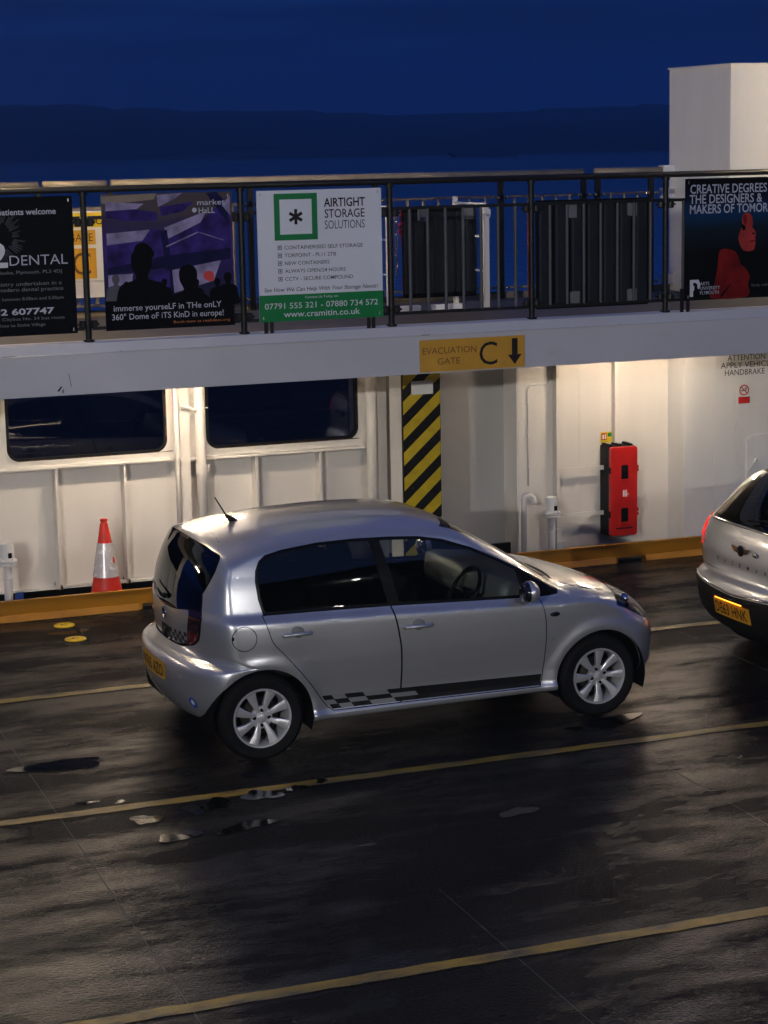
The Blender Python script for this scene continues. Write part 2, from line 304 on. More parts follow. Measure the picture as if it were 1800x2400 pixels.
def thing(name, label, cat, loc, group=None):
    o = bpy.data.objects.new(name, None); col.objects.link(o); o.location = loc; o.empty_display_size = 0.1
    return tag(o, label, cat, group)
def struct(name, mb, mat, label=None, smooth=False):
    o = obj(name, mb, mat, None, smooth); o['kind'] = 'structure'
    if label: o['label'] = label
    return o
def text_mesh(s, size, bold=0.0, align='CENTER', res=3):
    c = bpy.data.curves.new('lettering', 'FONT'); c.body = s; c.size = size; c.align_x = align; c.align_y = 'TOP_BASELINE'; c.offset = bold; c.resolution_u = res; c.fill_mode = 'FRONT'
    o = bpy.data.objects.new('lettering', c); col.objects.link(o)
    me = bpy.data.meshes.new_from_object(o.evaluated_get(bpy.context.evaluated_depsgraph_get()))
    v = [tuple(x.co) for x in me.vertices]; f = [tuple(p.vertices) for p in me.polygons]
    bpy.data.objects.remove(o); bpy.data.curves.remove(c); bpy.data.meshes.remove(me); return v, f
def text(parent, s, mat, w=None, h=0.05, at=(0, 0, 0), bold=0.0, align='CENTER', shear=0.0, face='y', name='lettering'):
    """flat lettering printed on a face; h = cap height, w = forced line width, at = world point of the line's anchor"""
    v, f = text_mesh(s, 1.0, bold)
    if not v: return None
    xs = [p[0] for p in v]; zs = [p[1] for p in v]; x0, x1, z0, z1 = min(xs), max(xs), min(zs), max(zs)
    sz = h/0.70; sx = sz if w is None else w/(x1-x0); an = {'CENTER': (x0+x1)/2, 'LEFT': x0, 'RIGHT': x1}[align]
    mb = MB(); zc = 0.35
    pts = []
    for px, py, _ in v:
        u = (px-an)*sx+shear*(py-zc)*sz; q = (py-zc)*sz
        pts.append((at[0]+u, at[1], at[2]+q) if face == 'y' else (at[0], at[1]-u, at[2]+q))
    mb.add(pts, f)
    return obj(name, mb, mat, parent)
def flat(parent, poly, y, mat, name='print', t=0.0008):
    """flat print on a face that looks towards -Y"""
    return obj(name, MB().add([(p[0], y, p[1]) for p in poly], [tuple(range(len(poly)))]), mat, parent)

# ---------------------------------------------------------------- setting: water, hills, deck
wat = struct('water', MB().add([(-3000, 22, -1.7), (3500, 22, -1.7), (3500, 4200, -1.7), (-3000, 4200, -1.7)], [(0, 1, 2, 3)]), 'dark_water', 'dark water of the river behind the ferry')
struct('water_near', MB().add([(-3000, -900, -1.7), (3500, -900, -1.7), (3500, 21.98, -1.7), (-3000, 21.98, -1.7)], [(0, 1, 2, 3)]), 'dark_water')
def ridge(name, label, y0, pts, depth, jag, seed):
    rnd = random.Random(seed); n = 160; mb = MB(); xs = [pts[0][0]+(pts[-1][0]-pts[0][0])*i/(n-1) for i in range(n)]
    def hh(x):
        for (xa, ha), (xb, hb) in zip(pts, pts[1:]):
            if xa <= x <= xb:
                t = (x-xa)/(xb-xa); t = t*t*(3-2*t); return ha+(hb-ha)*t
        return 0
    rows = [(0.0, 0.0), (0.04, 0.07), (0.15, 0.3), (0.4, 0.68), (0.75, 0.95), (1.0, 1.0), (1.4, 0.6)]
    vs_ = []
    for k, (dy, fz) in enumerate(rows):
        for x in xs:
            j = rnd.uniform(-jag, jag) if 0 < k < 6 else 0
            vs_.append((x, y0+dy*depth, -1.75+fz*hh(x)+(j if fz > 0.05 else 0)))
    fs = [(r*n+i, r*n+i+1, (r+1)*n+i+1, (r+1)*n+i) for r in range(len(rows)-1) for i in range(n-1)]
    return struct(name, mb.add(vs_, fs), 'hill_woods', label, True)
ridge('hill', 'long dark wooded hill across the river', 1250, [(-900, 26), (-100, 32), (150, 38), (300, 42), (450, 37), (624, 30), (800, 34), (1000, 42), (1400, 46), (2200, 26)], 420, 1.6, 3)
ridge('headland', 'lower dark headland at the right of the far shore', 980, [(300, 0.5), (380, 5), (450, 11), (540, 17), (650, 20), (900, 24), (1400, 20)], 200, 0.7, 5)

deck = struct('deck', MB().add([(-8, -2.6, 0), (26, -2.6, 0), (26, 16.83, 0), (-8, 16.83, 0)], [(0, 1, 2, 3)]), 'wet_deck_coating', 'wet dark car deck of the ferry')
for x, y0, y1 in ((2.2, -2, 14.2), (3.82, -2, 9.6), (5.94, -2, 11.55), (7.75, -2, 14.2), (0.4, -2, 14.2), (9.6, -2, 14.2)):
    o = obj('weld_seam', MB().add([(x-0.002, y0, 0.0006), (x+0.002, y0, 0.0006), (x+0.002, y1, 0.0006), (x-0.002, y1, 0.0006), (x, y0, 0.0011), (x, y1, 0.0011)], [(0, 4, 5, 3), (4, 1, 2, 5)]), 'dark_bar_paint', deck)
obj('weld_seam', MB().box(3.315, 3.335, 15.9, 16.42, 0.001, 0.006), 'gutter_black', deck)
# painted lane lines with slightly ragged edges
def lane(y, w, x0=-8, x1=26):
    rnd = random.Random(int(y*10)); mb = MB(); n = 260; vs_ = []
    for i in range(n+1):
        x = x0+(x1-x0)*i/n; a = rnd.uniform(-.007, .007); b = rnd.uniform(-.007, .007)
        vs_ += [(x, y-w/2+a, 0.0042), (x, y+w/2+b, 0.0042)]
    mb.add(vs_, [(2*i, 2*i+2, 2*i+3, 2*i+1) for i in range(n)])
    return struct('lane_marking', mb, 'yellow_line_paint')
lane(14.33, 0.10)['label'] = 'yellow lane line behind the silver hatchback'
lane(11.605, 0.10)['label'] = 'yellow lane line in front of the silver hatchback'
lane(8.63, 0.10)['label'] = 'yellow lane line nearest the viewer'
lane(5.7, 0.12)
for i, (x, y) in enumerate(((3.25, 16.5), (3.235, 15.98))):
    d = thing('deck_socket', ('yellow painted round deck socket close to the kerb', 'yellow painted round deck socket farther out from the kerb')[i], 'deck socket', (x, y, 0), 'yellow lashing sockets by the kerb')
    obj('cover', MB().lathe([(0.088, 0.002), (0.086, 0.010), (0.07, 0.013)], (x, y, 0), n=24), 'sign_yellow', d, True)
    obj('lettering', MB().box(x-0.03, x-0.008, y-0.012, y+0.012, 0.0125, 0.0150).box(x+0.008, x+0.02, y-0.012, y+0.012, 0.0125, 0.0150), 'print_brown', d)

# standing puddles: irregular films of water lying on the coating
PUD = [(2.42, 12.62, .26, .12), (2.66, 11.33, .08, .09), (2.97, 11.40, .07, .08), (3.12, 11.45, .09, .10), (3.42, 11.50, .11, .10), (3.66, 11.55, .06, .05), (3.85, 11.62, .04, .04), (2.72, 10.95, .07, .08), (2.86, 10.98, .05, .05), (3.18, 10.98, .18, .07), (2.40, 11.78, .07, .03), (4.72, 10.58, .11, .07), (6.10, 12.08, .22, .10), (5.78, 12.02, .07, .04), (5.35, 8.25, .30, .09), (1.62, 12.75, .11, .05), (2.60, 11.72, .03, .03)]
for i, (x, y, a_, b_) in enumerate(PUD):
    rnd = random.Random(40+i); n = 22; ph = [rnd.uniform(0, 6.28) for _ in range(4)]; vs_ = []
    for k in range(n):
        t = 2*math.pi*k/n; rr = 1+0.22*math.sin(2*t+ph[0])+0.16*math.sin(3*t+ph[1])+0.10*math.sin(5*t+ph[2])+0.06*rnd.uniform(-1, 1)
        vs_.append((x+a_*rr*math.cos(t), y+b_*rr*math.sin(t)+0.15*a_*math.cos(t), 0.0052))
    o = struct('puddle', MB().add(vs_, [tuple(range(n))]), 'puddle_water')
# ---------------------------------------------------------------- kerb, gutter, ship's side
def kerb():
    t = thing('kerb', 'yellow painted steel kerb along the foot of the white side wall', 'kerb', (6, 16.85, 0))
    top = 0.168
    def plate(x0, x1, zb0, zb1):
        return [(x0, zb0), (x1, zb1)]
    segs = [(-6.0, 4.0, 0.0), (4.0, 4.42, 0.05), (4.42, 8.55, 0.0), (8.55, 8.80, 0.045), (8.80, 13.4, 0.0)]
    mb = MB()
    for x0, x1, zb in segs: mb.box(x0, x1, 16.835, 16.85, zb, top)
    obj('kerb_plate', mb, 'yellow_kerb_paint', t)
    obj('kerb_flange', MB().box(-6, 13.4, 16.828, 16.875, top, top+0.010), 'yellow_kerb_paint', t)
    fb = MB()
    for x0, x1, zb in segs:
        if zb == 0: fb.prism([(16.80, 0.002), (16.835, 0.002), (16.835, 0.055), (16.825, 0.055)], x0+0.03, x1-0.03, 'x')
    obj('foot_strip', fb, 'yellow_kerb_paint', t)
kerb()
struct('gutter', MB().box(-8, 26, 16.851, 17.62, -0.12, 0.02).box(-8, 7.72, 17.43, 17.46, 0.02, 0.16), 'gutter_black')
# left bulwark with two glazed openings
WY = 17.30
bul = thing('bulwark_wall', 'cream painted ship side wall with two windows and ribbed lower panels', 'wall', (4.0, WY, 0))
ZL0, ZL1 = 0.145, 1.19          # lower plating
def window_opening(x0, x1, z0, z1, r): return rrect(x0, x1, z0, z1, r, 7)
wins = [(2.99, 4.385, 1.285, 2.06, 0.11), (4.745, 6.16, 1.28, 2.06, 0.11), (1.0, 2.63, 1.285, 2.06, 0.11)]
def plate_with_holes(x0, x1, z0, z1, holes, y):
    """one sheet with rounded openings (filled as a planar region)"""
    bm = bmesh.new(); es = []
    for loop in [[(x0, z0), (x1, z0), (x1, z1), (x0, z1)]]+holes:
        vv = [bm.verts.new((p[0], y, p[1])) for p in loop]; es += [bm.edges.new((vv[i], vv[(i+1) % len(vv)])) for i in range(len(vv))]
    bmesh.ops.triangle_fill(bm, use_beauty=True, use_dissolve=False, edges=es)
    # faces that fill a hole are dropped
    def inside(p, poly):
        c = False; j = len(poly)-1
        for i in range(len(poly)):
            if (poly[i][1] > p[1]) != (poly[j][1] > p[1]) and p[0] < (poly[j][0]-poly[i][0])*(p[1]-poly[i][1])/(poly[j][1]-poly[i][1])+poly[i][0]: c = not c
            j = i
        return c
    kill = [f for f in bm.faces if any(inside((f.calc_center_median().x, f.calc_center_median().z), h) for h in holes)]
    bmesh.ops.delete(bm, geom=kill, context='FACES_ONLY')
    mb = MB(); bm.verts.index_update(); mb.add([tuple(v.co) for v in bm.verts], [tuple(v.index for v in f.verts) for f in bm.faces]); bm.free(); return mb
pl = plate_with_holes(0.6, 6.42, 1.19, 2.34, [window_opening(*w) for w in wins], WY)
obj('upper_plating', pl, 'cream_paint', bul)
obj('lower_plating', MB().box(0.6, 6.42, WY+0.10, WY+0.12, ZL0, ZL1), 'cream_paint', bul)
obj('foot_flange', MB().box(0.6, 6.42, WY+0.02, WY+0.10, ZL0-0.006, ZL0+0.012), 'cream_paint', bul)
led = MB().prism([(WY-0.055, 1.205), (WY-0.055, 1.222), (WY-0.045, 1.232), (WY+0.1, 1.232), (WY+0.1, 1.205)], 0.6, 4.40, 'x')
led.prism([(WY-0.055, 1.188), (WY-0.055, 1.206), (WY-0.045, 1.215), (WY+0.1, 1.215), (WY+0.1, 1.188)], 4.575, 6.21, 'x')
obj('ledge', led, 'cream_paint', bul, bevel=0.003)
for x in (1.0, 1.6, 2.2, 2.79, 3.385, 3.985, 5.18, 5.78):
    obj('rib', MB().box(x, x+0.022, WY-0.03, WY+0.10, ZL0, 1.205 if x < 4.4 else 1.188).box(x-0.018, x+0.03, WY-0.034, WY-0.03, ZL0, ZL0+0.002), 'cream_paint', bul)
rf = MB(); rq = random.Random(9)
for x in (2.79, 3.385, 3.985, 5.18, 5.78):
    for k in range(3):
        u = x+rq.uniform(-0.03, 0.02); h = rq.uniform(0.02, 0.06); rf.add([(u, WY+0.098, ZL0+0.014), (u+0.012, WY+0.098, ZL0+0.014), (u+0.009, WY+0.098, ZL0+0.014+h), (u+0.004, WY+0.098, ZL0+0.014+h*0.8)], [(0, 1, 2, 3)])
    rf.add([(x-0.002, WY-0.0345, ZL0), (x+0.026, WY-0.0345, ZL0), (x+0.02, WY-0.0345, ZL0+0.03), (x+0.004, WY-0.0345, ZL0+0.045)], [(0, 1, 2, 3)])
obj('rust_streak', rf, 'rust', bul)
for i, w in enumerate(wins):
    lab = ('left ship side window with dark glass under the upper walkway', 'right ship side window with dark glass beside the striped column', 'ship side window')[i]
    x0, x1, z0, z1, r = w
    outer = rrect(x0-0.004, x1+0.004, z0-0.004, z1+0.004, r, 7); inner = rrect(x0+0.022, x1-0.022, z0+0.022, z1-0.022, r-0.02, 7)
    n = len(outer); mb = MB().add([(p[0], WY-0.012, p[1]) for p in outer]+[(p[0], WY-0.012, p[1]) for p in inner]+[(p[0], WY+0.03, p[1]) for p in inner]+[(p[0], WY+0.004, p[1]) for p in outer],
        [(k, (k+1) % n, (k+1) % n+n, k+n) for k in range(n)]+[(k+n, (k+1) % n+n, (k+1) % n+2*n, k+2*n) for k in range(n)]+[(k+3*n, k, (k+1) % n, (k+1) % n+3*n)[::-1] for k in range(n)])
    g = obj('window', mb, 'rubber_black', bul); g['label'] = lab
    obj('pane', MB().prism(inner, WY+0.012, WY+0.018), 'window_glass', g)
    # raised weld rim, with rust creeping along its lower edge
    o2 = rrect(x0-0.035, x1+0.035, z0-0.035, z1+0.035, r+0.03, 7)
    rb = MB().add([(p[0], WY-0.004, p[1]) for p in o2]+[(p[0], WY-0.010, p[1]) for p in outer], [(k, (k+1) % n, (k+1) % n+n, k+n) for k in range(n)])
    obj('rim', rb, 'cream_paint', g)
    rr = random.Random(i+2); rs = MB()
    for k in range(26):
        u = rr.uniform(x0+0.05, x1-0.02); ln = rr.uniform(0.02, 0.09); hz = rr.uniform(0.004, 0.011)
        rs.add([(u, WY-0.0125, z0-0.004), (u+ln, WY-0.0125, z0-0.004), (u+ln*0.8, WY-0.0125, z0-0.004+hz), (u+ln*0.2, WY-0.0125, z0-0.004+hz*0.8)], [(0, 1, 2, 3)])
    for k in range(8):
        u = rr.uniform(z0+0.1, z1-0.3); rs.add([(x1+0.002, WY-0.0125, u), (x1-0.008, WY-0.0125, u+0.01), (x1-0.007, WY-0.0125, u+0.05), (x1+0.003, WY-0.0125, u+0.06)], [(0, 1, 2, 3)])
    obj('rust_streak', rs, 'rust', g)
obj('mullion_plate', MB().box(4.483, 4.575, WY-0.075, WY+0.09, ZL0, 2.34), 'cream_paint', bul, bevel=0.004)
obj('corner_post', MB().box(6.335, 6.42, WY-0.06, WY+0.10, ZL0, 2.34), 'cream_paint', bul, bevel=0.006)
def pipe(x, y, r, z0, z1, label, clamps=(), mat='cream_paint'):
    t = thing('drain_pipe', label, 'pipe', (x, y, z0))
    obj('pipe', MB().tube([(x, y, z0), (x, y, z1)], r, 16), mat, t, True)
    for zc, h, rr_ in clamps: obj('clamp', MB().lathe([(r, -h/2), (r+rr_, -h/2), (r+rr_, h/2), (r, h/2)], (x, y, zc), n=16).box(x+r*0.9, x+r+0.028, y-0.012, y+0.012, zc-h*0.35, zc+h*0.35), mat, t)
    return t
pipe(4.445, WY-0.12, 0.022, 0.15, 2.34, 'thin cream pipe left of the flat plate between the windows', [(1.235, 0.014, 0.006)])
tp = pipe(4.66, WY-0.12, 0.044, 0.15, 2.34, 'thick cream pipe right of the flat plate between the windows', [(1.66, 0.012, 0.006), (1.13, 0.09, 0.008)])
obj('bracket', MB().box(4.50, 4.565, WY-0.10, WY-0.075, 1.655, 1.69).tube([(4.50, WY-0.11, 1.675), (4.56, WY-0.14, 1.67), (4.60, WY-0.165, 1.65)], 0.010, 8).ball((4.605, WY-0.168, 1.648), 0.016), 'cream_paint', tp)
pipe(6.262, WY-0.09, 0.046, 0.15, 2.34, 'cream pipe at the right end of the windowed wall', [(1.20, 0.01, 0.004)])
# gate recess, recessed plating with pipes, and the block by the red cabinet
gt = thing('evacuation_gate', 'plain grey steel gate set back behind the striped column', 'gate', (7.05, 17.57, 0))
obj('gate_leaf', MB().box(6.42, 7.72, 17.57, 17.60, 0.05, 2.34), 'grey_gate_paint', gt)
obj('gate_jamb', MB().box(6.405, 6.42, 17.40, 17.57, 0.05, 2.34), 'grey_gate_paint', gt)
obj('gate_jamb', MB().box(7.72, 7.735, 17.275, 17.57, 0.05, 2.34), 'white_paint', gt)
for zz in (0.45, 1.25): obj('gate_seam', MB().box(6.43, 7.70, 17.5665, 17.5695, zz, zz+0.012), 'grey_gate_paint', gt)
rw = thing('recessed_wall', 'cream recessed wall with upright bars behind the red cabinet', 'wall', (8.5, 17.27, 0))
obj('plating', MB().box(7.735, 9.30, 17.27, 17.30, 0.06, 2.34), 'cream_paint', rw)
obj('upright_bar', MB().box(8.085, 8.122, 17.18, 17.27, 0.1, 2.34), 'cream_paint', rw)
obj('upright_bar', MB().box(8.70, 8.733, 17.20, 17.27, 1.02, 2.34), 'cream_paint', rw)
for z in (0.852, 0.42): obj('cross_bar', MB().box(8.122, 8.60, 17.18, 17.20, z-0.02, z+0.02).box(8.14, 8.16, 17.20, 17.27, z-0.012, z+0.012).box(8.5, 8.52, 17.20, 17.27, z-0.012, z+0.012), 'cream_paint', rw)
bl = thing('casing_block', 'white steel casing with handbrake notice beside the red cabinet', 'wall', (11, 16.94, 0))
obj('casing', MB().box(9.30, 14.0, 16.94, 17.6, 0.0, 2.34), 'white_paint', bl)
text(bl, 'ATTENTION', 'print_black', 0.405, 0.055, (9.955, 16.938, 1.845)); text(bl, 'APPLY VEHICLE', 'print_black', 0.57, 0.055, (9.965, 16.938, 1.775)); text(bl, 'HANDBRAKE', 'print_black', 0.43, 0.055, (9.94, 16.938, 1.705))
obj('access_hatch', MB().prism(rrect(9.965, 10.6, 0.58, 1.10, 0.03), 16.928, 16.94), 'white_paint', bl)
for z in (1.06, 0.90, 0.66): obj('hatch_bolt', MB().lathe([(0.010, -0.02), (0.010, 0)], (9.99, 16.93, z), 'y', 8), 'white_paint', bl)
obj('hatch_handle', MB().tube([(9.985, 16.915, 0.76), (10.02, 16.905, 0.82), (10.05, 16.905, 0.865), (10.075, 16.92, 0.85)], 0.010, 8), 'white_paint', bl, True)
ns = thing('no_smoking_sign', 'small round red no smoking sign above a red plate on the white casing', 'sign', (9.93, 16.936, 1.5))
obj('backing', MB().prism([(9.88, 1.42), (9.985, 1.42), (9.985, 1.585), (9.88, 1.585)], 16.934, 16.939), 'sign_white', ns)
ring = [(0.052*math.cos(2*math.pi*k/24), 0.052*math.sin(2*math.pi*k/24)) for k in range(24)]
obj('red_ring', MB().add([(9.932+a, 16.933, 1.532+b) for a, b in ring]+[(9.932+a*0.78, 16.933, 1.532+b*0.78) for a, b in ring], [(k, (k+1) % 24, (k+1) % 24+24, k+24) for k in range(24)]), 'print_red', ns)
flat(ns, [(9.896, 1.562), (9.903, 1.569), (9.969, 1.503), (9.962, 1.496)], 16.9325, 'print_red', 'red_bar')
flat(ns, [(9.90, 1.522), (9.955, 1.528), (9.955, 1.537), (9.90, 1.531)], 16.9328, 'print_black', 'cigarette'); flat(ns, [(9.94, 1.54), (9.958, 1.54), (9.96, 1.558), (9.945, 1.562)], 16.9328, 'plastic_grey', 'smoke')
obj('red_plate', MB().box(9.872, 9.994, 16.932, 16.937, 1.405, 1.468), 'print_red', ns)

for z in (0.62, 1.36): obj('weld_seam', MB().box(9.302, 14.0, 16.9375, 16.9398, z, z+0.008), 'white_paint', bl)
for x in (9.62, 10.9): obj('weld_seam', MB().box(x, x+0.008, 16.937, 16.9396, 0.18, 2.3), 'white_paint', bl)
obj('weld_seam', MB().box(8.36, 8.368, 17.2675, 17.2698, 0.1, 2.34), 'cream_paint', rw)
cbr = thing('cable_run', 'thin white cable clipped along the recessed wall above the pipes', 'cable', (7.9, 17.26, 1.4))
obj('cable', MB().tube([(7.83, 17.262, 0.72), (7.83, 17.262, 1.62), (7.85, 17.262, 1.66), (8.03, 17.262, 1.665), (8.06, 17.262, 1.70), (8.06, 17.262, 2.34)], 0.007, 6), 'white_paint', cbr, True)
for z in (0.9, 1.2, 1.5, 1.9, 2.15): obj('clip', MB().box((7.815 if z < 1.6 else 8.045), (7.845 if z < 1.6 else 8.075), 17.25, 17.268, z-0.007, z+0.007), 'white_paint', cbr)
# ---------------------------------------------------------------- upper walkway: edge beam, floor, soffit
UF = 2.49
eb = thing('edge_beam', 'long grey steel edge beam of the upper walkway', 'beam', (6, 15.0, 2.1))
obj('web', MB().prism([(15.0, 2.10), (15.0, 2.402), (15.06, 2.402), (15.06, 2.112), (15.12, 2.112), (15.12, 2.10)], -8, 26, 'x'), 'beam_paint', eb)
obj('top_flange', MB().prism([(14.986, 2.402), (14.992, 2.408), (15.006, 2.478), (15.03, UF), (15.10, UF), (15.10, 2.402)], -8, 26, 'x'), 'beam_paint', eb)
rsd = MB()
for x, z, w, h in ((2.58, 2.405, 0.12, 0.006), (5.88, 2.404, 0.09, 0.006), (3.02, 2.12, 0.012, 0.03), (3.47, 2.406, 0.02, 0.006), (4.6, 2.406, 0.015, 0.004), (7.6, 2.406, 0.03, 0.004)):
    rsd.add([(x, 14.9845, z), (x+w, 14.9845, z+0.002), (x+w*0.8, 14.9845, z+h), (x+w*0.15, 14.9845, z+h*0.8)], [(0, 1, 2, 3)])
obj('rust_streak', rsd, 'rust', eb)
obj('scratch', MB().add([(2.985, 14.998, 2.135), (3.0, 14.998, 2.13), (3.025, 14.998, 2.165), (3.015, 14.998, 2.17)], [(0, 1, 2, 3)]).add([(3.075, 14.998, 2.26), (3.079, 14.998, 2.26), (3.095, 14.998, 2.16), (3.091, 14.998, 2.16)], [(0, 1, 2, 3)]), 'print_black', eb)
struct('walkway_floor', MB().box(-8, 26, 15.10, 17.36, 2.40, UF-0.006), 'walkway_coating', 'dark floor of the upper walkway')
struct('walkway_soffit', MB().box(-8, 26, 15.12, 17.62, 2.345, 2.398), 'white_paint')
es = thing('evacuation_gate_sign', 'amber evacuation gate C sign with down arrow on the grey beam', 'sign', (6.32, 14.99, 2.11))
obj('board', MB().box(5.872, 6.772, 14.984, 14.998, 2.112, 2.365), 'sign_amber', es)
text(es, 'EVACUATION', 'print_brown', 0.46, 0.052, (6.122, 14.982, 2.278)); text(es, 'GATE', 'print_brown', 0.19, 0.052, (6.115, 14.982, 2.193))
text(es, 'C', 'print_black', 0.155, 0.185, (6.455, 14.982, 2.238))
flat(es, [(6.66, 2.345), (6.71, 2.345), (6.71, 2.215), (6.745, 2.215), (6.685, 2.135), (6.625, 2.215), (6.66, 2.215)], 14.982, 'print_black', 'down_arrow')

# fluorescent fittings under both walkways
def tube_lamp(x, y, z, label, group, ln=0.8, mat='tube_light'):
    t = thing('tube_lamp', label, 'lamp', (x, y, z), group)
    obj('housing', MB().prism([(y-0.07, z+0.10), (y+0.07, z+0.10), (y+0.085, z+0.035), (y-0.085, z+0.035)], x-ln/2-0.05, x+ln/2+0.05, 'x'), 'white_paint', t)
    obj('tube', MB().tube([(x-ln/2, y, z), (x+ln/2, y, z)], 0.020, 8), mat, t)
    for s in (-1, 1): obj('end_cap', MB().box(x+s*(ln/2+0.012)-0.012, x+s*(ln/2+0.012)+0.012, y-0.025, y+0.025, z-0.025, z+0.04), 'plastic_grey', t)
for i, x in enumerate((-0.35, 4.2, 8.75, 13.3)):
    tube_lamp(x, 16.35, 2.20, ('fluorescent lamp under the walkway left of the windows', 'fluorescent lamp under the walkway above the gap between the windows', 'fluorescent lamp under the walkway above the red cabinet', 'fluorescent lamp under the walkway over the white casing')[i], 'fluorescent lamps under the far walkway', (0.8, 0.9, 0.55, 0.55)[i])
# the viewer's own side of the ferry: mirrored far side, darkened to dim reflections
struct('near_walkway', MB().box(-8, 26, -3.6, 0.35, 2.345, 2.49).box(-8, 26, 0.29, 0.35, 2.10, 2.345), 'near_house_paint')
struct('near_wall', MB().box(-8, 26, -2.62, -2.5, 0.0, 2.345), 'near_house_paint')
for i, x in enumerate((-0.35, 4.2, 8.75, 13.3)): tube_lamp(x, -0.9, 2.12, ('first', 'second', 'third', 'fourth')[i]+' fluorescent lamp under the viewer side walkway counted from the left', 'fluorescent lamps under the near walkway', mat='near_tube_light')
struct('sky_blocker', MB().box(-11.5, -9.0, -6.0, 19.0, 4.6, 8.6).box(-11.5, -9.0, 15.5, 19.0, 2.5, 4.6), 'near_house_paint')  # unseen mass, added to block sky reflections in the hatchback's rear glass
struct('near_deckhouse', MB().box(-8, 26, -6.0, -3.6, 2.49, 8.2), 'near_house_paint')  # unseen; raised tall and dark to keep sky out of the car windows
for i, (lc, tg, pw) in enumerate(FLOODS):
    t = thing('floodlight', ('floodlight behind the viewer at the left', 'floodlight behind the viewer at the right')[i], 'lamp', lc, 'ferry floodlights')
    x, y, z = lc
    obj('housing', MB().box(x-0.2, x+0.2, y-0.14, y-0.03, z-0.14, z+0.14), 'plastic_grey', t); obj('bracket', MB().box(x-0.02, x+0.02, y-0.40, y-0.14, z-0.5, z-0.04), 'plastic_grey', t)
for i, (x, z) in enumerate(((-3.5, 4.4), (-0.5, 6.6), (2.4, 4.4), (5.2, 6.4), (8.0, 4.4), (11.0, 6.2))):
    t = thing('wall_lamp', ('first', 'second', 'third', 'fourth', 'fifth', 'sixth')[i]+' small lamp on the deckhouse behind the viewer counted from the left', 'lamp', (x, -3.5, z), 'small lamps on the near deckhouse')
    obj('globe', MB().ball((x, -3.5, z), 0.055, 10, 6), 'lamp_dot', t, True); obj('base', MB().box(x-0.06, x+0.06, -3.6, -3.54, z-0.08, z+0.08), 'plastic_grey', t)

# ---------------------------------------------------------------- near railing with posters
PX = [0.84+1.205*k for k in range(-1, 10)]          # post spacing 1.205 m: 3.25, 4.455, 5.66, 6.865, 8.07 ...
rail = thing('near_railing', 'black railing along the edge of the upper walkway carrying the posters', 'railing', (6, 15.04, UF))
RY = 15.045
obj('top_rail', MB().tube([(-1.5, RY, 3.605), (13, RY, 3.605)], 0.025, 12), 'black_rail_paint', rail, True)
bays = [(PX[k], PX[k+1]) for k in range(len(PX)-1)]
for x in PX:
    obj('post', MB().tube([(x, RY, UF-0.02), (x, RY, 3.59)], 0.024, 12).lathe([(0.034, 3.562), (0.034, 3.58)], (x, RY, 0), n=12).lathe([(0.045, UF-0.006), (0.04, UF+0.012)], (x, RY, 0), n=12), 'black_rail_paint', rail, 'auto')
for a, b in bays:
    if b < 1.0 or a > 11: continue
    f = obj('panel_bar', MB().box(a+0.03, b-0.03, RY-0.012, RY+0.012, 3.385, 3.41), 'black_rail_paint', rail); obj('lower_bar', MB().box(a+0.03, b-0.03, RY-0.012, RY+0.012, 2.57, 2.595), 'black_rail_paint', f)
    for k in range(7):
        x = a+0.163+0.1505*k; obj('baluster', MB().tube([(x, RY-0.002, 2.59), (x, RY-0.002, 3.39)], 0.0135, 8, cap=False), 'dark_bar_paint', f, True)
    for x in (a+0.045, b-0.045):
        for z in (3.365, 2.615):
            obj('clamp', MB().lathe([(0.022, -0.03), (0.027, -0.02), (0.027, 0.02), (0.022, 0.03)], (x, RY-0.005, z), 'z', 10).box(x-0.036, x+0.036, RY-0.02, RY+0.02, z-0.008, z+0.008), 'black_rail_paint', f)
PY = 15.002
def poster(name, label, x0, x1, z0, z1, mat, legs=()):
    t = thing(name, label, 'poster', ((x0+x1)/2, PY, z0), 'advertising boards on the near railing')
    obj('board', MB().box(x0, x1, PY-0.008, PY, z0, z1), mat, t)
    for tx in (x0+0.03, x1-0.03):
        for tz in (z0+0.03, z1-0.03): obj('cable_tie', MB().box(tx-0.004, tx+0.004, PY-0.0095, PY+0.03, tz-0.012, tz+0.012), 'galvanised', t)
    for x in legs: obj('leg', MB().box(x-0.014, x+0.014, PY+0.001, PY+0.012, UF-0.01, z0+0.1), 'black_rail_paint', t)
    return t
FY = PY-0.0095
# 1 dental practice board (its left half lies outside the picture)
p1 = poster('dental_poster', 'black dental practice poster at the left end of the railing', 2.155, 3.159, 2.558, 3.563, 'poster_dark')
text(p1, 'NHS patients welcome', 'print_grey', None, 0.042, (3.035, FY-0.0008, 3.457), 0.016, 'RIGHT')
lens = MB(); cx_, cz_ = 2.60, 3.275
for k in range(60):
    a0 = 2*math.pi*k/60; a1 = a0+0.095; ra, rb_ = 0.10+0.02*random.random(), 0.15+0.07*random.random()
    if k % 7 == 3: continue
    lens.add([(cx_+ra*math.cos(a0), FY, cz_+ra*math.sin(a0)), (cx_+rb_*math.cos(a0+0.02), FY, cz_+rb_*math.sin(a0+0.02)), (cx_+rb_*math.cos(a1-0.02), FY, cz_+rb_*math.sin(a1-0.02)), (cx_+ra*math.cos(a1), FY, cz_+ra*math.sin(a1))], [(0, 1, 2, 3)])
obj('lens_picture', lens, 'print_lens', p1)
text(p1, '2', 'print_white', 0.15, 0.175, (2.667, FY-0.0008, 3.152), 0.03, 'RIGHT')
text(p1, 'DENTAL', 'print_grey', 0.427, 0.074, (3.107, FY-0.0008, 3.108), -0.006, 'RIGHT')
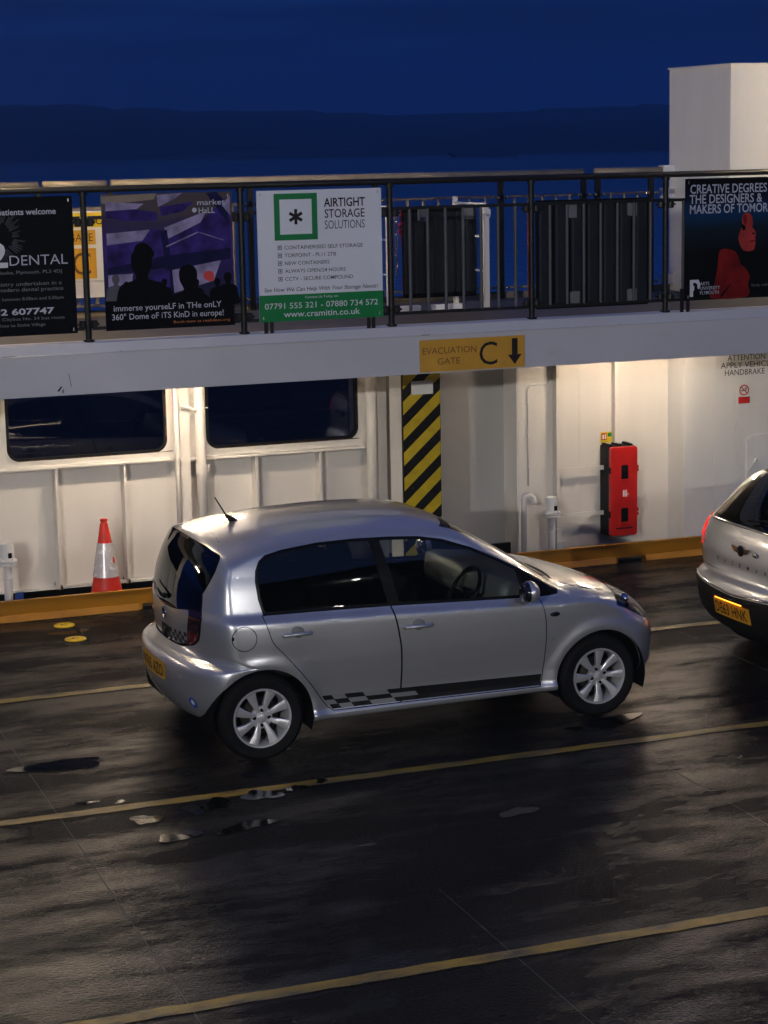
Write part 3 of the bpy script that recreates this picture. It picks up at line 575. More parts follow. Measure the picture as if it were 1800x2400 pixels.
for s_, w, z, xr, h in (('Stoke, Plymouth, PL3 4DJ', 0.46, 3.021, 3.06, 0.024), ('All dentistry undertaken in a', 0.62, 2.937, 3.055, 0.027), ('friendly modern dental practice', 0.66, 2.896, 3.065, 0.027), ('Monday to Friday between 8.00am and 5.00pm', 0.74, 2.828, 3.065, 0.022), ('Bus 34A Citybus No. 34 bus route', 0.62, 2.682, 3.065, 0.022), ('Close to Stoke Village', 0.36, 2.637, 2.92, 0.022)):
    text(p1, s_, 'print_dim', w, h, (xr, FY, z), 0.0, 'RIGHT')
text(p1, '01752 607747', 'print_grey', 0.60, 0.044, (2.99, FY, 2.735), 0.024, 'RIGHT')
# 2 market hall poster
p2 = poster('market_hall_poster', 'purple poster with silhouetted crowd under a dome', 3.374, 4.372, 2.562, 3.565, 'poster_dome')
def U(u, v): return (3.374+0.998*u, 2.562+1.003*v)
ART = [0]
def art(poly, mat, k, nm='picture'): ART[0] += 1; flat(p2, [U(*q) for q in poly], FY-0.0002-0.00025*ART[0], mat, nm)
def arc(pts, n=8):
    """smooth a coarse outline"""
    q = []
    m = len(pts)
    for i in range(m):
        p0, p1_, p2_, p3 = (Vector((*pts[(i+j-1) % m], 0)) for j in range(4))
        for s in range(n):
            t = s/n; v = 0.5*((2*p1_)+(-p0+p2_)*t+(2*p0-5*p1_+4*p2_-p3)*t*t+(-p0+3*p1_-3*p2_+p3)*t**3); q.append((v.x, v.y))
    return q
art([(0, .985), (.42, 1.0), (.40, .955), (.1, .93), (0, .935)], 'dome_tan', 1)
art([(.03, .945), (.32, .925), (.26, .885), (.03, .88)], 'dome_lilac', 1.2); art([(.42, .985), (.62, 1.0), (.55, .95), (.43, .90)], 'dome_lilac', 1.2)
art([(.03, .875), (.25, .888), (.42, .86), (.42, .80), (.2, .80), (.03, .83)], 'dome_purple', 1.4); art([(.44, .90), (.7, .93), (.62, .86), (.45, .83)], 'dome_purple', 1.4)
art([(.03, .715), (.36, .735), (.30, .655), (.03, .63)], 'dome_lilac', 1.2); art([(.47, .745), (.80, .86), (.75, .775), (.50, .665)], 'dome_lilac', 1.2)
art([(.03, .625), (.3, .65), (.36, .735), (.44, .73), (.47, .52), (.03, .44)], 'dome_purple', 1.4); art([(.50, .66), (.75, .77), (.86, .88), (.98, .86), (.98, .55), (.5, .52)], 'dome_purple', 1.4)
art([(.03, .46), (.48, .54), (.5, .45), (.03, .415)], 'dome_blue', 1.6); art([(.5, .54), (.98, .58), (.98, .50), (.5, .43)], 'dome_blue', 1.6)
art([(.44, .72), (.49, .73), (.54, .25), (.50, .22)], 'dome_blue', 1.8)
art([(.03, .41), (.22, .415), (.2, .30), (.03, .30)], 'dome_lilac', 1.3); art([(.52, .43), (.9, .49), (.84, .34), (.53, .26)], 'dome_lilac', 1.3); art([(.37, .42), (.5, .43), (.5, .3), (.38, .32)], 'dome_purple', 1.3)
art([(.48, .60), (.73, .70), (.728, .71), (.479, .61)], 'dome_lilac', 2); art([(.735, .70), (.93, .635), (.93, .642), (.737, .706)], 'dome_lilac', 2)
art([(.80, .99), (.88, 1.0), (.97, .9), (.96, .78), (.92, .82)], 'dome_blue', 1.9); art([(.92, .90), (.985, .97), (.985, .82)], 'dome_lilac', 2)
def figure(x, zt, w, mat='print_figure', hood=False):
    h = w*0.30; nk = zt-h*2.2
    art(arc([(x-h*.75, nk+h*.9), (x-h*.7, zt-h*.4), (x, zt), (x+h*.7, zt-h*.4), (x+h*.75, nk+h*.9), (x+h*.45, nk), (x+w*.5, nk-h*.5), (x+w*.62, nk-h*2.2), (x+w*.64, .16), (x-w*.64, .16), (x-w*.62, nk-h*2.2), (x-w*.5, nk-h*.5), (x-h*.45, nk)], 4), mat, 3, 'silhouette')
figure(.085, .415, .12, 'print_shirt'); figure(.165, .36, .085); figure(.455, .37, .09); figure(.70, .36, .10); figure(.95, .40, .13); figure(.865, .36, .10); figure(.64, .47, .30)
art(arc([(.765, .36), (.765, .40), (.80, .415), (.835, .40), (.84, .35), (.81, .335)], 4), 'print_red', 3.6, 'silhouette')
figure(.285, .60, .34)
art(arc([(.205, .47), (.225, .57), (.25, .625), (.30, .64), (.35, .615), (.385, .56), (.37, .53), (.32, .52), (.25, .485), (.215, .455)], 5), 'print_figure', 3.4, 'silhouette')
art([(0, 0), (.985, 0), (.985, .20), (0, .22)], 'print_figure', 0)
for s, w, h, u, v in (('market', .215, .040, .835, .925), ('HaLL', .125, .042, .80, .865), ('immerse yourseLF in THe onLY', .83, .044, .475, .165), ('360° Dome oF iTS KinD in europe!', .86, .044, .475, .100)):
    text(p2, s, 'print_grey', w, h, (*[U(u, v)[0]], FY-0.0125, U(u, v)[1]), 0.004)
obj('dot', MB().prism([(U(.705, .868)[0]+0.018*math.cos(k), U(.705, .868)[1]+0.018*math.sin(k)) for k in [2*math.pi*i/14 for i in range(14)]], FY-0.0125, FY-0.0120), 'print_grey', p2)
text(p2, 'Book now at realideas.org', 'print_orange', .44, .020, (U(.955, .045)[0], FY-0.0125, U(.955, .045)[1]), 0, 'RIGHT')
# 3 storage poster
p3 = poster('storage_poster', 'white storage company poster with green square logo and green footer', 4.567, 5.572, 2.568, 3.561, 'poster_board_white', (4.62, 4.665, 5.455, 5.495))
def S(u, v): return (4.567+1.005*u, 2.568+0.993*v)
def T3(s, mat, w, h, u, v, bold=0.0, al='CENTER', sh=0.0):
    a = S(u, v); text(p3, s, mat, w, h, (a[0], FY, a[1]), bold, al, sh)
flat(p3, [S(0, 0), S(1, 0), S(1, .205), S(0, .205)], FY+0.0006, 'print_green', 'green_footer')
for q in ([(.135, .62), (.48, .62), (.48, .665), (.135, .665)], [(.135, .93), (.48, .93), (.48, .975), (.135, .975)], [(.135, .665), (.18, .665), (.18, .93), (.135, .93)], [(.435, .665), (.48, .665), (.48, .93), (.435, .93)]):
    flat(p3, [S(*k) for k in q], FY+0.0002, 'print_green', 'green_frame')
ax, az = S(.307, .797)
for k in range(3):
    a = R(90+60*k); dx, dz = math.cos(a), math.sin(a)
    flat(p3, [(ax+dx*.058-dz*.012, az+dz*.058+dx*.012), (ax+dx*.058+dz*.012, az+dz*.058-dx*.012), (ax-dx*.058+dz*.012, az-dz*.058-dx*.012), (ax-dx*.058-dz*.012, az-dz*.058+dx*.012)], FY-0.0002*k, 'print_black', 'asterisk')
T3('AIRTIGHT', 'print_black', .335, .065, .70, .900, .02); T3('STORAGE', 'print_black', .325, .065, .70, .815, .008); T3('SOLUTIONS', 'print_black', .325, .065, .70, .730, -.004)
for s, w, v in (('CONTAINERISED SELF STORAGE', .635, .565), ('TORPOINT - PL11 2TB', .415, .505), ('NEW CONTAINERS', .36, .445), ('ALWAYS OPEN/24 HOURS', .49, .385), ('CCTV - SECURE COMPOUND', .55, .325)):
    T3(s, 'print_black', w, .028, .21, v, .003, 'LEFT'); bx_, bz_ = S(.172, v)
    o = MB()
    for q in ((-.016, .016, -.016, -.011), (-.016, .016, .011, .016), (-.016, -.011, -.011, .011), (.011, .016, -.011, .011), (-.005, .006, -.005, .006)): o.add([(bx_+q[0], FY, bz_+q[2]), (bx_+q[1], FY, bz_+q[2]), (bx_+q[1], FY, bz_+q[3]), (bx_+q[0], FY, bz_+q[3])], [(0, 1, 2, 3)])
    obj('tick_box', o, 'print_black', p3)
T3('See How We Can Help With Your Storage Needs!', 'print_black', .92, .030, .5, .245, .004, 'CENTER', .22)
T3('Contact Us Today on:', 'print_white', .27, .018, .5, .180); T3('07791 555 321 - 07880 734 572', 'print_white', .92, .044, .5, .120, .002); T3('www.cramitin.co.uk', 'print_white', .62, .046, .5, .055, .008)
# 4 arts university poster
p4 = poster('arts_university_poster', 'black poster with red hooded figure and white headline at the right', 8.225, 9.23, 2.574, 3.566, 'poster_night', (8.205, 8.262, 9.1))
def A4(u, v): return (8.225+1.005*u, 2.574+0.992*v)
def T4(s, w, h, u, v, bold=0.01, mat='print_grey'):
    a = A4(u, v); text(p4, s, mat, w, h, (a[0], FY-0.0016, a[1]), bold, 'LEFT')
T4('CREATIVE DEGREES FOR', .90, .072, .043, .915, .012); T4('THE DESIGNERS &', .68, .072, .037, .832, .012); T4('MAKERS OF TOMORROW', .93, .072, .04, .750, .012)
flat(p4, [A4(*q) for q in arc([(.25, .01), (.265, .10), (.30, .25), (.32, .40), (.41, .41), (.47, .385), (.50, .335), (.52, .285), (.57, .24), (.606, .177), (.59, .12), (.58, .01)], 5)], FY, 'print_hood', 'picture')
flat(p4, [A4(*q) for q in [(.34, .01), (.43, .12), (.425, .125), (.33, .03)]], FY-0.0006, 'print_figure', 'picture')
flat(p4, [A4(*q) for q in arc([(.537, .69), (.583, .707), (.617, .682), (.629, .62), (.624, .587), (.648, .56), (.660, .522), (.650, .505), (.655, .485), (.652, .43), (.63, .394), (.55, .394), (.508, .45), (.494, .51), (.515, .57), (.532, .60), (.525, .65)], 4)], FY, 'print_face', 'picture')
flat(p4, [A4(*q) for q in arc([(.525, .615), (.555, .60), (.56, .575), (.535, .565)], 4)], FY-0.0006, 'print_figure', 'picture'); flat(p4, [A4(*q) for q in arc([(.625, .545), (.65, .535), (.645, .525), (.628, .53)], 4)], FY-0.0006, 'print_figure', 'picture'); flat(p4, [A4(*q) for q in arc([(.60, .475), (.648, .482), (.65, .468), (.61, .46)], 4)], FY-0.0008, 'print_hood', 'picture')
flat(p4, [A4(*q) for q in arc([(.535, .675), (.56, .695), (.575, .66), (.565, .61), (.545, .62)], 4)], FY-0.0004, 'print_hood', 'picture')
lg = [(.045, .03), (.075, .03), (.075, .075), (.085, .085), (.085, .12), (.075, .12), (.075, .145), (.10, .145), (.115, .13), (.115, .10), (.13, .09), (.14, .115), (.14, .14), (.125, .17), (.045, .17)]
flat(p4, [A4(*q) for q in lg], FY-0.0012, 'print_white', 'logo')
for s, w, v in (('ARTS', .085, .135), ('UNIVERSITY', .185, .098), ('PLYMOUTH', .175, .060)): T4(s, w, .028, .14, v, .002)
T4('Study with', .16, .022, .62, .105, 0, 'print_dim'); T4('aup.ac.uk', .16, .022, .80, .105, .003)

# black board fixed behind the bars of the fourth bay, and the twin on the far railing
def black_board(label, x0, x1, y, z0, z1, brk, t_=0.03):
    t = thing('black_board', label, 'board', ((x0+x1)/2, y, z0))
    obj('panel', MB().box(x0, x1, y, y+t_, z0, z1), 'matt_black', t, bevel=0.008)
    for k in range(7):
        xr = x0+(x1-x0)*(k+0.5)/7; obj('panel_rib', MB().prism([(xr-0.05, y-0.0005), (xr-0.03, y-0.007), (xr+0.03, y-0.007), (xr+0.05, y-0.0005)], z0+0.04, z1-0.04, 'z'), 'board_rib', t)
    for x, z in brk: obj('bracket', MB().box(x-0.035, x+0.035, y-0.020, y-0.008, z-0.055, z+0.055).box(x-0.052, x-0.038, y-0.026, y-0.008, z-0.05, z+0.05), 'plastic_grey', t, bevel=0.003)
black_board('wide black board behind the near railing bars left of the red figure poster', 6.92, 7.93, 15.066, 2.556, 3.425, [(7.235, 3.335), (7.26, 2.635), (7.775, 3.335), (7.775, 2.635)])
black_board('narrower black board with grey brackets on the far railing', 6.277, 6.945, 16.36, 2.59, 3.355, [(6.455, 3.295), (6.88, 3.30)], 0.05)

# ---------------------------------------------------------------- far railing
FRY = 17.22
fr = thing('far_railing', 'dim railing on the outer side of the upper walkway', 'railing', (6, FRY, UF))
for a, b in ((-1.5, 3.345), (3.385, 3.925), (3.965, 8.38), (8.50, 9.235)):
    obj('top_rail', MB().tube([(a, FRY, 3.606), (b, FRY, 3.606)], 0.034, 10), 'rail_tan', fr, True)
fposts = [(0.9), (2.1), (3.345), (3.95), (5.185), (6.345), (7.555), (8.385), (8.53), (9.08)]
for x in fposts:
    p = obj('post', MB().box(x-0.022, x+0.022, FRY-0.022, FRY+0.022, UF-0.02, 3.58), 'black_rail_paint', fr)
    for z in (3.40, 2.585):
        for s in (-1, 1): obj('coupling', MB().ball((x+s*0.045, FRY-0.03, z), 0.020), 'chain_metal', p, True)
for (a, b) in zip(fposts, fposts[1:]):
    if b-a < 0.3: continue
    f = obj('panel_bar', MB().box(a+0.05, b-0.05, FRY-0.010, FRY+0.010, 3.395, 3.415), 'rail_tan', fr); obj('lower_bar', MB().box(a+0.05, b-0.05, FRY-0.010, FRY+0.010, 2.575, 2.595), 'rail_tan', f)
    nb = max(2, round((b-a)/0.150)-1)
    for k in range(nb):
        x = a+(b-a)*(k+1)/(nb+1); obj('baluster', MB().tube([(x, FRY, 2.59), (x, FRY, 3.40)], 0.013, 8, cap=False), 'rail_tan', f, True)
obj('end_bracket', MB().box(9.19, 9.30, FRY-0.05, FRY+0.05, 3.58, 3.65), 'white_paint', fr); obj('end_bracket', MB().box(9.20, 9.30, FRY-0.06, FRY+0.05, 3.35, 3.44), 'white_paint', fr); obj('end_bracket', MB().box(9.20, 9.30, FRY-0.06, FRY+0.05, 2.55, 2.65), 'white_paint', fr)
obj('toe_board', MB().box(-8, 9.3, FRY+0.03, FRY+0.05, UF-0.01, UF+0.055), 'rail_tan', fr)
# yellow evacuation board on the far railing, seen between the first two posters
yb = thing('evacuation_board', 'tall white and yellow evacuation gate C board behind the posters', 'sign', (3.68, 17.16, 2.66))
obj('board', MB().box(3.38, 3.98, 17.165, 17.18, 2.80, 3.385), 'sign_white', yb); obj('lower_board', MB().box(3.38, 3.98, 17.172, 17.19, 2.66, 2.797), 'sign_white', yb)
flat(yb, [(3.382, 3.25), (3.978, 3.25), (3.978, 3.373), (3.382, 3.373)], 17.1635, 'sign_yellow', 'yellow_band')
flat(yb, [(3.555, 3.106), (3.803, 3.106), (3.803, 3.228), (3.555, 3.228)], 17.1635, 'sign_orange', 'orange_block')
flat(yb, [(3.555, 2.822), (3.803, 2.822), (3.803, 3.076), (3.555, 3.076)], 17.1635, 'sign_orange', 'orange_block')
text(yb, 'EVACUATION', 'print_black', 0.52, 0.066, (3.675, 17.162, 3.305)); text(yb, 'GATE', 'print_brown', 0.21, 0.066, (3.675, 17.162, 3.168)); text(yb, 'C', 'print_brown', 0.155, 0.195, (3.675, 17.162, 2.95))
obj('strut', MB().box(3.545, 3.575, 17.19, 17.21, 2.6, 3.3).box(3.79, 3.82, 17.19, 17.21, 2.6, 3.3), 'rail_tan', yb)

# ---------------------------------------------------------------- things on the upper walkway
def guard(x, label):
    t = thing('guard_rail', label, 'guard rail', (x, 16.13, UF-0.006), 'white guard rails across the upper walkway')
    obj('post', MB().box(x-0.024, x+0.024, 16.12, 16.15, UF-0.006, 3.35).tube([(x+0.012, 16.13, 3.25), (x+0.032, 16.13, 3.28), (x+0.030, 16.13, 3.33)], 0.012, 6), 'white_paint', t)
    obj('post', MB().box(x-0.02, x+0.02, 16.80, 16.83, UF-0.006, 3.43), 'white_paint', t)
    for z in (3.375, 3.10, 2.81): obj('rung', MB().tube([(x, 16.13, z), (x, 16.82, z)], 0.011, 8), 'white_paint', t, True)
guard(6.058, 'white guard rail beside the storage poster'); guard(6.94, 'white guard rail to the right of the hanging chain')
for i, (a, b) in enumerate(((6.125, 6.36), (6.455, 6.76))):
    obj_ = obj('threshold_block', MB().box(a, b, 16.19, 16.27, UF-0.007, UF+0.05), 'white_paint', None, bevel=0.006); tag(obj_, ('short white threshold block on the walkway floor below the chain', 'longer white threshold block on the walkway floor below the black board')[i], 'threshold', 'white threshold blocks')
ch = thing('chain', 'metal chain hanging beside the white guard rail', 'chain', (6.145, 16.2, 2.8)); k = 0; z = 3.335
while z > 2.80:
    a = 0.5*math.pi*(k % 2)+0.4*math.sin(k*1.7); pts = [(6.147+0.004*math.sin(k)+0.010*math.cos(q)*math.cos(a), 16.2+0.010*math.cos(q)*math.sin(a), z+0.020*math.sin(q)) for q in [2*math.pi*j/8 for j in range(9)]]
    obj('link', MB().tube(pts, 0.0045, 5, cap=False), 'chain_metal', ch, True); z -= 0.031; k += 1
rl = thing('red_lever', 'thin red lever rod with ball stops beside the chain', 'lever', (6.487, 16.9, 2.55))
obj('rod', MB().tube([(6.449, 16.87, 3.32), (6.455, 16.87, 3.22), (6.44, 16.87, 3.19), (6.441, 16.87, 3.14), (6.458, 16.87, 3.10), (6.478, 16.87, 2.76), (6.463, 16.87, 2.70), (6.47, 16.87, 2.66), (6.487, 16.87, 2.56)], 0.0105, 8), 'red_plastic', rl, True)
for q in ((6.440, 3.188), (6.441, 3.135), (6.464, 2.735), (6.466, 2.665)): obj('stop_ball', MB().ball((q[0], 16.868, q[1]), 0.018), 'red_plastic', rl, True)
o = obj('red_rod', MB().tube([(7.688, 16.9, 2.482), (7.688, 16.9, 3.31)], 0.012, 8), 'red_plastic', None, True); tag(o, 'upright dull red rod behind the railing post', 'rod')
tw = thing('deckhouse_tower', 'pale deckhouse rising above the railing at the right edge', 'deckhouse', (10.5, 16.7, UF))
obj('casing', MB().box(9.30, 12.6, 16.15, 17.27, UF-0.006, 4.52), 'white_paint', tw)
obj('top_trim', MB().box(9.285, 12.6, 16.135, 17.285, 4.52, 4.535), 'white_paint', tw)
obj('door_seam', MB().box(9.86, 9.866, 16.1465, 16.1495, 2.6, 4.45), 'grey_gate_paint', tw)
for z in (4.40, 4.02): obj('hinge', MB().box(9.85, 10.0, 16.13, 16.149, z-0.012, z+0.012), 'rail_tan', tw)
def upper_lamp(x, y, z, label, e=1.0, sz=0.09):
    t = thing('bulkhead_lamp', label, 'lamp', (x, y, z), 'warm lamps on the upper walkway')
    obj('globe', MB().ball((x, y, z), sz, 14, 8), 'upper_lamp_light', t, True)
    obj('base', MB().lathe([(0.10, 0.07), (0.10, 0.11), (0.03, 0.12)], (x, y, z), n=14), 'plastic_grey', t, True)
    return t
upper_lamp(11.4, 15.25, 4.55, 'round walkway lamp beyond the right edge')
t = thing('lamp_post', 'slender lamp post beyond the right edge of the picture', 'post', (11.4, 15.45, UF))
obj('pole', MB().tube([(11.4, 15.45, UF-0.006), (11.4, 15.45, 4.75), (11.4, 15.25, 4.72), (11.4, 15.25, 4.66)], 0.025, 8), 'rail_tan', t, True)
upper_lamp(2.0, 15.35, 4.95, 'round walkway lamp beyond the left edge', 1, 0.125)
t = thing('lamp_post', 'slender lamp post beyond the left edge of the picture', 'post', (1.6, 15.55, UF))
obj('pole', MB().tube([(1.6, 15.55, UF-0.006), (1.6, 15.55, 5.2), (1.8, 15.45, 5.15), (2.0, 15.35, 5.07)], 0.025, 8), 'rail_tan', t, True)

# ---------------------------------------------------------------- under the walkway
cl = thing('striped_column', 'pillar padded with yellow and black hazard stripes below the evacuation sign', 'column', (6.51, 16.7, 0))
obj('pillar', MB().box(6.33, 6.70, 16.62, 16.92, 0.0, 2.345), 'white_paint', cl)
cx0, cx1 = 6.325, 6.685
obj('pad', MB().prism(rrect(cx0, cx1, 0.22, 2.04, 0.03), 16.585, 16.62), 'rubber_black', cl, bevel=0.006)
# diagonal stripes, each cut to the pad
def clip(poly, x0, x1, z0, z1):
    def cut(p, f):
        o = []
        for i in range(len(p)):
            a, b = p[i], p[(i+1) % len(p)]; fa, fb = f(a), f(b)
            if fa >= 0: o.append(a)
            if fa*fb < 0: t = fa/(fa-fb); o.append((a[0]+(b[0]-a[0])*t, a[1]+(b[1]-a[1])*t))
        return o
    for f in (lambda p: p[0]-x0, lambda p: x1-p[0], lambda p: p[1]-z0, lambda p: z1-p[1]):
        poly = cut(poly, f)
        if not poly: return []
    return poly
for k in range(-3, 12):
    z = -0.02+k*0.225; poly = clip([(cx0, z), (cx1, z+0.325), (cx1, z+0.325+0.115), (cx0, z+0.115)], cx0+0.006, cx1-0.006, 0.23, 2.03)
    if len(poly) >= 3: obj('yellow_stripe', MB().prism(poly, 16.5815, 16.588), 'hazard_yellow', cl)
rb = MB()
for k in range(0, 9):
    for j in range(5):
        for s in (0, 1):
            x = cx0+0.05+j*0.058+0.03*s; z = 0.16+k*0.225+(x-cx0)*0.9-0.055+s*0.045
            if 0.3 < z < 1.7: rb.add([(x, 16.583, z), (x+0.02, 16.583, z+0.018), (x+0.02, 16.575, z+0.024), (x, 16.575, z+0.006), (x, 16.583, z+0.012), (x+0.02, 16.583, z+0.03)], [(0, 1, 2, 3), (3, 2, 5, 4)])
obj('pad_ribs', rb, 'rubber_black', cl)
nb_ = obj('notice', MB().box(6.408, 6.607, 16.566, 16.5785, 1.735, 1.852), 'sign_white', cl); 
obj('screw', MB().box(6.413, 6.419, 16.5645, 16.566, 1.842, 1.848).box(6.596, 6.602, 16.5645, 16.566, 1.842, 1.848).box(6.413, 6.419, 16.5645, 16.566, 1.739, 1.745).box(6.596, 6.602, 16.5645, 16.566, 1.739, 1.745), 'print_brown', nb_)

cn = thing('traffic_cone', 'red traffic cone with white reflective sleeve behind the kerb', 'traffic cone', (3.745, 17.06, 0.02))
X, Y = 3.745, 17.06
def cr_(z): return 0.028+(0.77-z)/0.75*0.125
obj('cone_body', MB().lathe([(cr_(0.03), 0.03), (cr_(0.28), 0.28), (cr_(0.57), 0.57), (cr_(0.735), 0.735), (0.026, 0.74), (0.026, 0.752), (0.033, 0.756), (0.033, 0.772), (0.026, 0.776)], (X, Y, 0), n=28), 'cone_orange', cn, 'auto')
obj('reflective_sleeve', MB().lathe([(cr_(0.275)+0.001, 0.275), (cr_(0.275)+0.004, 0.276), (cr_(0.568)+0.004, 0.567), (cr_(0.568)+0.001, 0.568)], (X, Y, 0), n=28), 'reflective_white', cn, 'auto')
a = R(-52); obj('scuff', MB().add([(X+(cr_(zz)+0.006)*math.cos(a+da), Y+(cr_(zz)+0.006)*math.sin(a+da), zz) for zz, da in ((0.455, 0.0), (0.43, 0.18), (0.40, 0.12), (0.385, 0.0), (0.41, -0.16), (0.435, -0.12))], [(0, 1, 2, 3, 4, 5)]), 'cone_orange', cn)
obj('foot', MB().prism(rrect(X-0.19, X+0.19, Y-0.18, Y+0.18, 0.05), 0.021, 0.045, 'z'), 'rubber_black', cn)

def vent_valve(x, y, z0, label, extra):
    t = thing('vent_valve', label, 'valve', (x, y, z0), 'vent heads behind the kerb')
    obj('stem', MB().tube([(x, y, z0), (x, y, 0.44)], 0.036, 14), 'white_paint', t, True)
    obj('flange', MB().lathe([(0.078, 0.455), (0.085, 0.46), (0.085, 0.475), (0.078, 0.48)], (x, y, 0), n=18), 'white_paint', t, 'auto'); obj('flange', MB().lathe([(0.078, 0.484), (0.085, 0.488), (0.085, 0.502), (0.06, 0.51)], (x, y, 0), n=18), 'white_paint', t, 'auto')
    obj('cap', MB().lathe([(0.05, 0.51), (0.055, 0.515), (0.055, 0.64), (0.045, 0.648)], (x, y, 0), n=18), 'white_paint', t, 'auto')
    obj('outlet', MB().box(x+0.002, x+0.032, y-0.060, y-0.045, 0.525, 0.568), 'matt_black', t)
    for q in range(4): obj('bolt', MB().lathe([(0.009, 0.5), (0.009, 0.52)], (x+0.068*math.cos(q*1.57+0.6), y+0.068*math.sin(q*1.57+0.6), 0), n=6), 'white_paint', t)
    obj('clip', MB().lathe([(0.04, 0.335), (0.043, 0.335), (0.043, 0.345), (0.04, 0.345)], (x, y, 0), n=14).box(x+0.03, x+0.055, y-0.05, y-0.03, 0.33, 0.35), 'white_paint', t)
    obj('tag', MB().box(x+0.045, x+0.115, y-0.055, y-0.05, 0.165, 0.225), extra, t)
    return t
vent_valve(2.888, 16.99, 0.02, 'white vent head at the left edge behind the kerb', 'sticker_blue'); vent_valve(7.945, 17.0, 0.02, 'white vent head with square outlet to the left of the red cabinet', 'print_white')
hk = thing('gooseneck_pipe', 'white gooseneck vent pipe bent over at the top', 'pipe', (7.70, 17.06, 0.02))
obj('pipe', MB().tube([(7.69, 17.06, 0.02), (7.69, 17.06, 0.62)]+[(7.74-0.05*math.cos(R(t)), 17.06, 0.62+0.05*math.sin(R(t))) for t in range(20, 181, 20)]+[(7.79, 17.06, 0.575)], 0.024, 12), 'white_paint', hk, True)
# fire extinguisher cabinet
cb = thing('extinguisher_cabinet', 'tall red extinguisher cabinet with two dark windows on the cream wall', 'cabinet', (8.72, 17.05, 0.2))
obj('tub', MB().prism([(8.572, 17.26), (8.862, 17.26), (8.85, 17.08), (8.578, 17.08)], 0.205, 1.06, 'z'), 'rubber_black', cb, bevel=0.01)
for x in (8.59, 8.69, 8.80): obj('rib', MB().box(x, x+0.03, 17.09, 17.255, 1.055, 1.075), 'rubber_black', cb)
obj('lid', MB().prism(rrect(8.575, 8.852, 0.212, 1.058, 0.022), 17.03, 17.08), 'red_plastic', cb, bevel=0.010)
for z in (0.82, 0.41):
    w = obj('lid_window', MB().prism(rrect(8.682, 8.752, z-0.065, z+0.065, 0.006), 17.0245, 17.034), 'gloss_black', cb)
    obj('window_sill', MB().box(8.678, 8.765, 17.018, 17.03, z-0.083, z-0.070), 'red_plastic', w)
for z in (0.86, 0.83, 0.45, 0.41): obj('latch', MB().box(8.846, 8.872, 17.038, 17.065, z-0.014, z+0.014), 'red_plastic', cb, bevel=0.004)
for z in (0.84, 0.42): obj('hinge', MB().box(8.562, 8.584, 17.035, 17.07, z-0.03, z+0.03), 'rubber_black', cb, bevel=0.004)
obj('pictogram', MB().prism(rrect(8.698, 8.716, 0.585, 0.648, 0.006), 17.0265, 17.0295).prism(rrect(8.724, 8.741, 0.585, 0.648, 0.006), 17.0265, 17.0295).box(8.748, 8.756, 17.0265, 17.0295, 0.60, 0.615), 'sign_white', cb)
obj('lid_groove', MB().box(8.63, 8.80, 17.027, 17.0295, 0.278, 0.290), 'rubber_black', cb)
fs_ = thing('fire_sign', 'small red and green extinguisher sign above the red cabinet', 'sign', (8.65, 17.265, 1.08))
obj('plate', MB().box(8.585, 8.70, 17.262, 17.269, 1.075, 1.175), 'sign_yellow', fs_)
obj('red_field', MB().box(8.59, 8.645, 17.2595, 17.2615, 1.10, 1.165), 'print_red', fs_); obj('green_field', MB().box(8.655, 8.695, 17.2595, 17.2615, 1.13, 1.165), 'print_green', fs_)
obj('pictogram', MB().box(8.600, 8.615, 17.258, 17.259, 1.11, 1.15).box(8.625, 8.637, 17.258, 17.259, 1.11, 1.155), 'sign_white', fs_)
# a lit vessel and a lamp on the far shore
bt = thing('moored_boat', 'small dark boat low on the water before the far shore', 'boat', (356, 830, -1.7))
obj('hull', MB().prism([(343, -1.7), (371, -1.7), (374, 0.4), (340, 0.2)], 828, 833), 'boat_hull', bt); obj('wheelhouse', MB().box(358, 365, 829, 832, 0.3, 2.0), 'boat_hull', bt)
o = obj('shore_lamp', MB().ball((400, 1130, 1.2), 0.9, 8, 6), 'shore_light', None); tag(o, 'single tiny white light on the far shore', 'lamp')

hz = MB().box(-2990, 3490, -890, 4190, -2.75, 170); hzo = obj('haze', hz, None); hzo['kind'] = 'stuff'; hzo['label'] = 'blue dusk haze over the river'
hm = bpy.data.materials.new('dusk_haze'); hm.use_nodes = True; hn = hm.node_tree.nodes; hn.remove(hn['Principled BSDF'])
hv = hn.new('ShaderNodeVolumePrincipled'); hv.inputs['Color'].default_value = (0.7, 0.85, 1.0, 1); hv.inputs['Density'].default_value = 0.00035; hm.node_tree.links.new(hv.outputs[0], hn['Material Output'].inputs['Volume']); hzo.data.materials.append(hm)

# ---------------------------------------------------------------- cars: one smooth shell, cut along its real panel lines
def catmull(P, n=12):
    P = np.array(P, float); m = len(P); q = []
    for i in range(m):
        p0, p1_, p2_, p3 = P[(i-1) % m], P[i], P[(i+1) % m], P[(i+2) % m]
        # centripetal-ish tangents keep corners from overshooting
        d0 = max(np.linalg.norm((p1_-p0)[:2]), 1e-6)**.5; d1 = max(np.linalg.norm((p2_-p1_)[:2]), 1e-6)**.5; d2 = max(np.linalg.norm((p3-p2_)[:2]), 1e-6)**.5
        m1 = (p1_-p0)/d0-(p2_-p0)/(d0+d1)+(p2_-p1_)/d1; m2 = (p2_-p1_)/d1-(p3-p1_)/(d1+d2)+(p3-p2_)/d2
        m1 = m1*d1; m2 = m2*d1
        for s in range(n):
            t = s/n; q.append((2*t**3-3*t*t+1)*p1_+(t**3-2*t*t+t)*m1+(-2*t**3+3*t*t)*p2_+(t**3-t*t)*m2)
    return np.array(q)
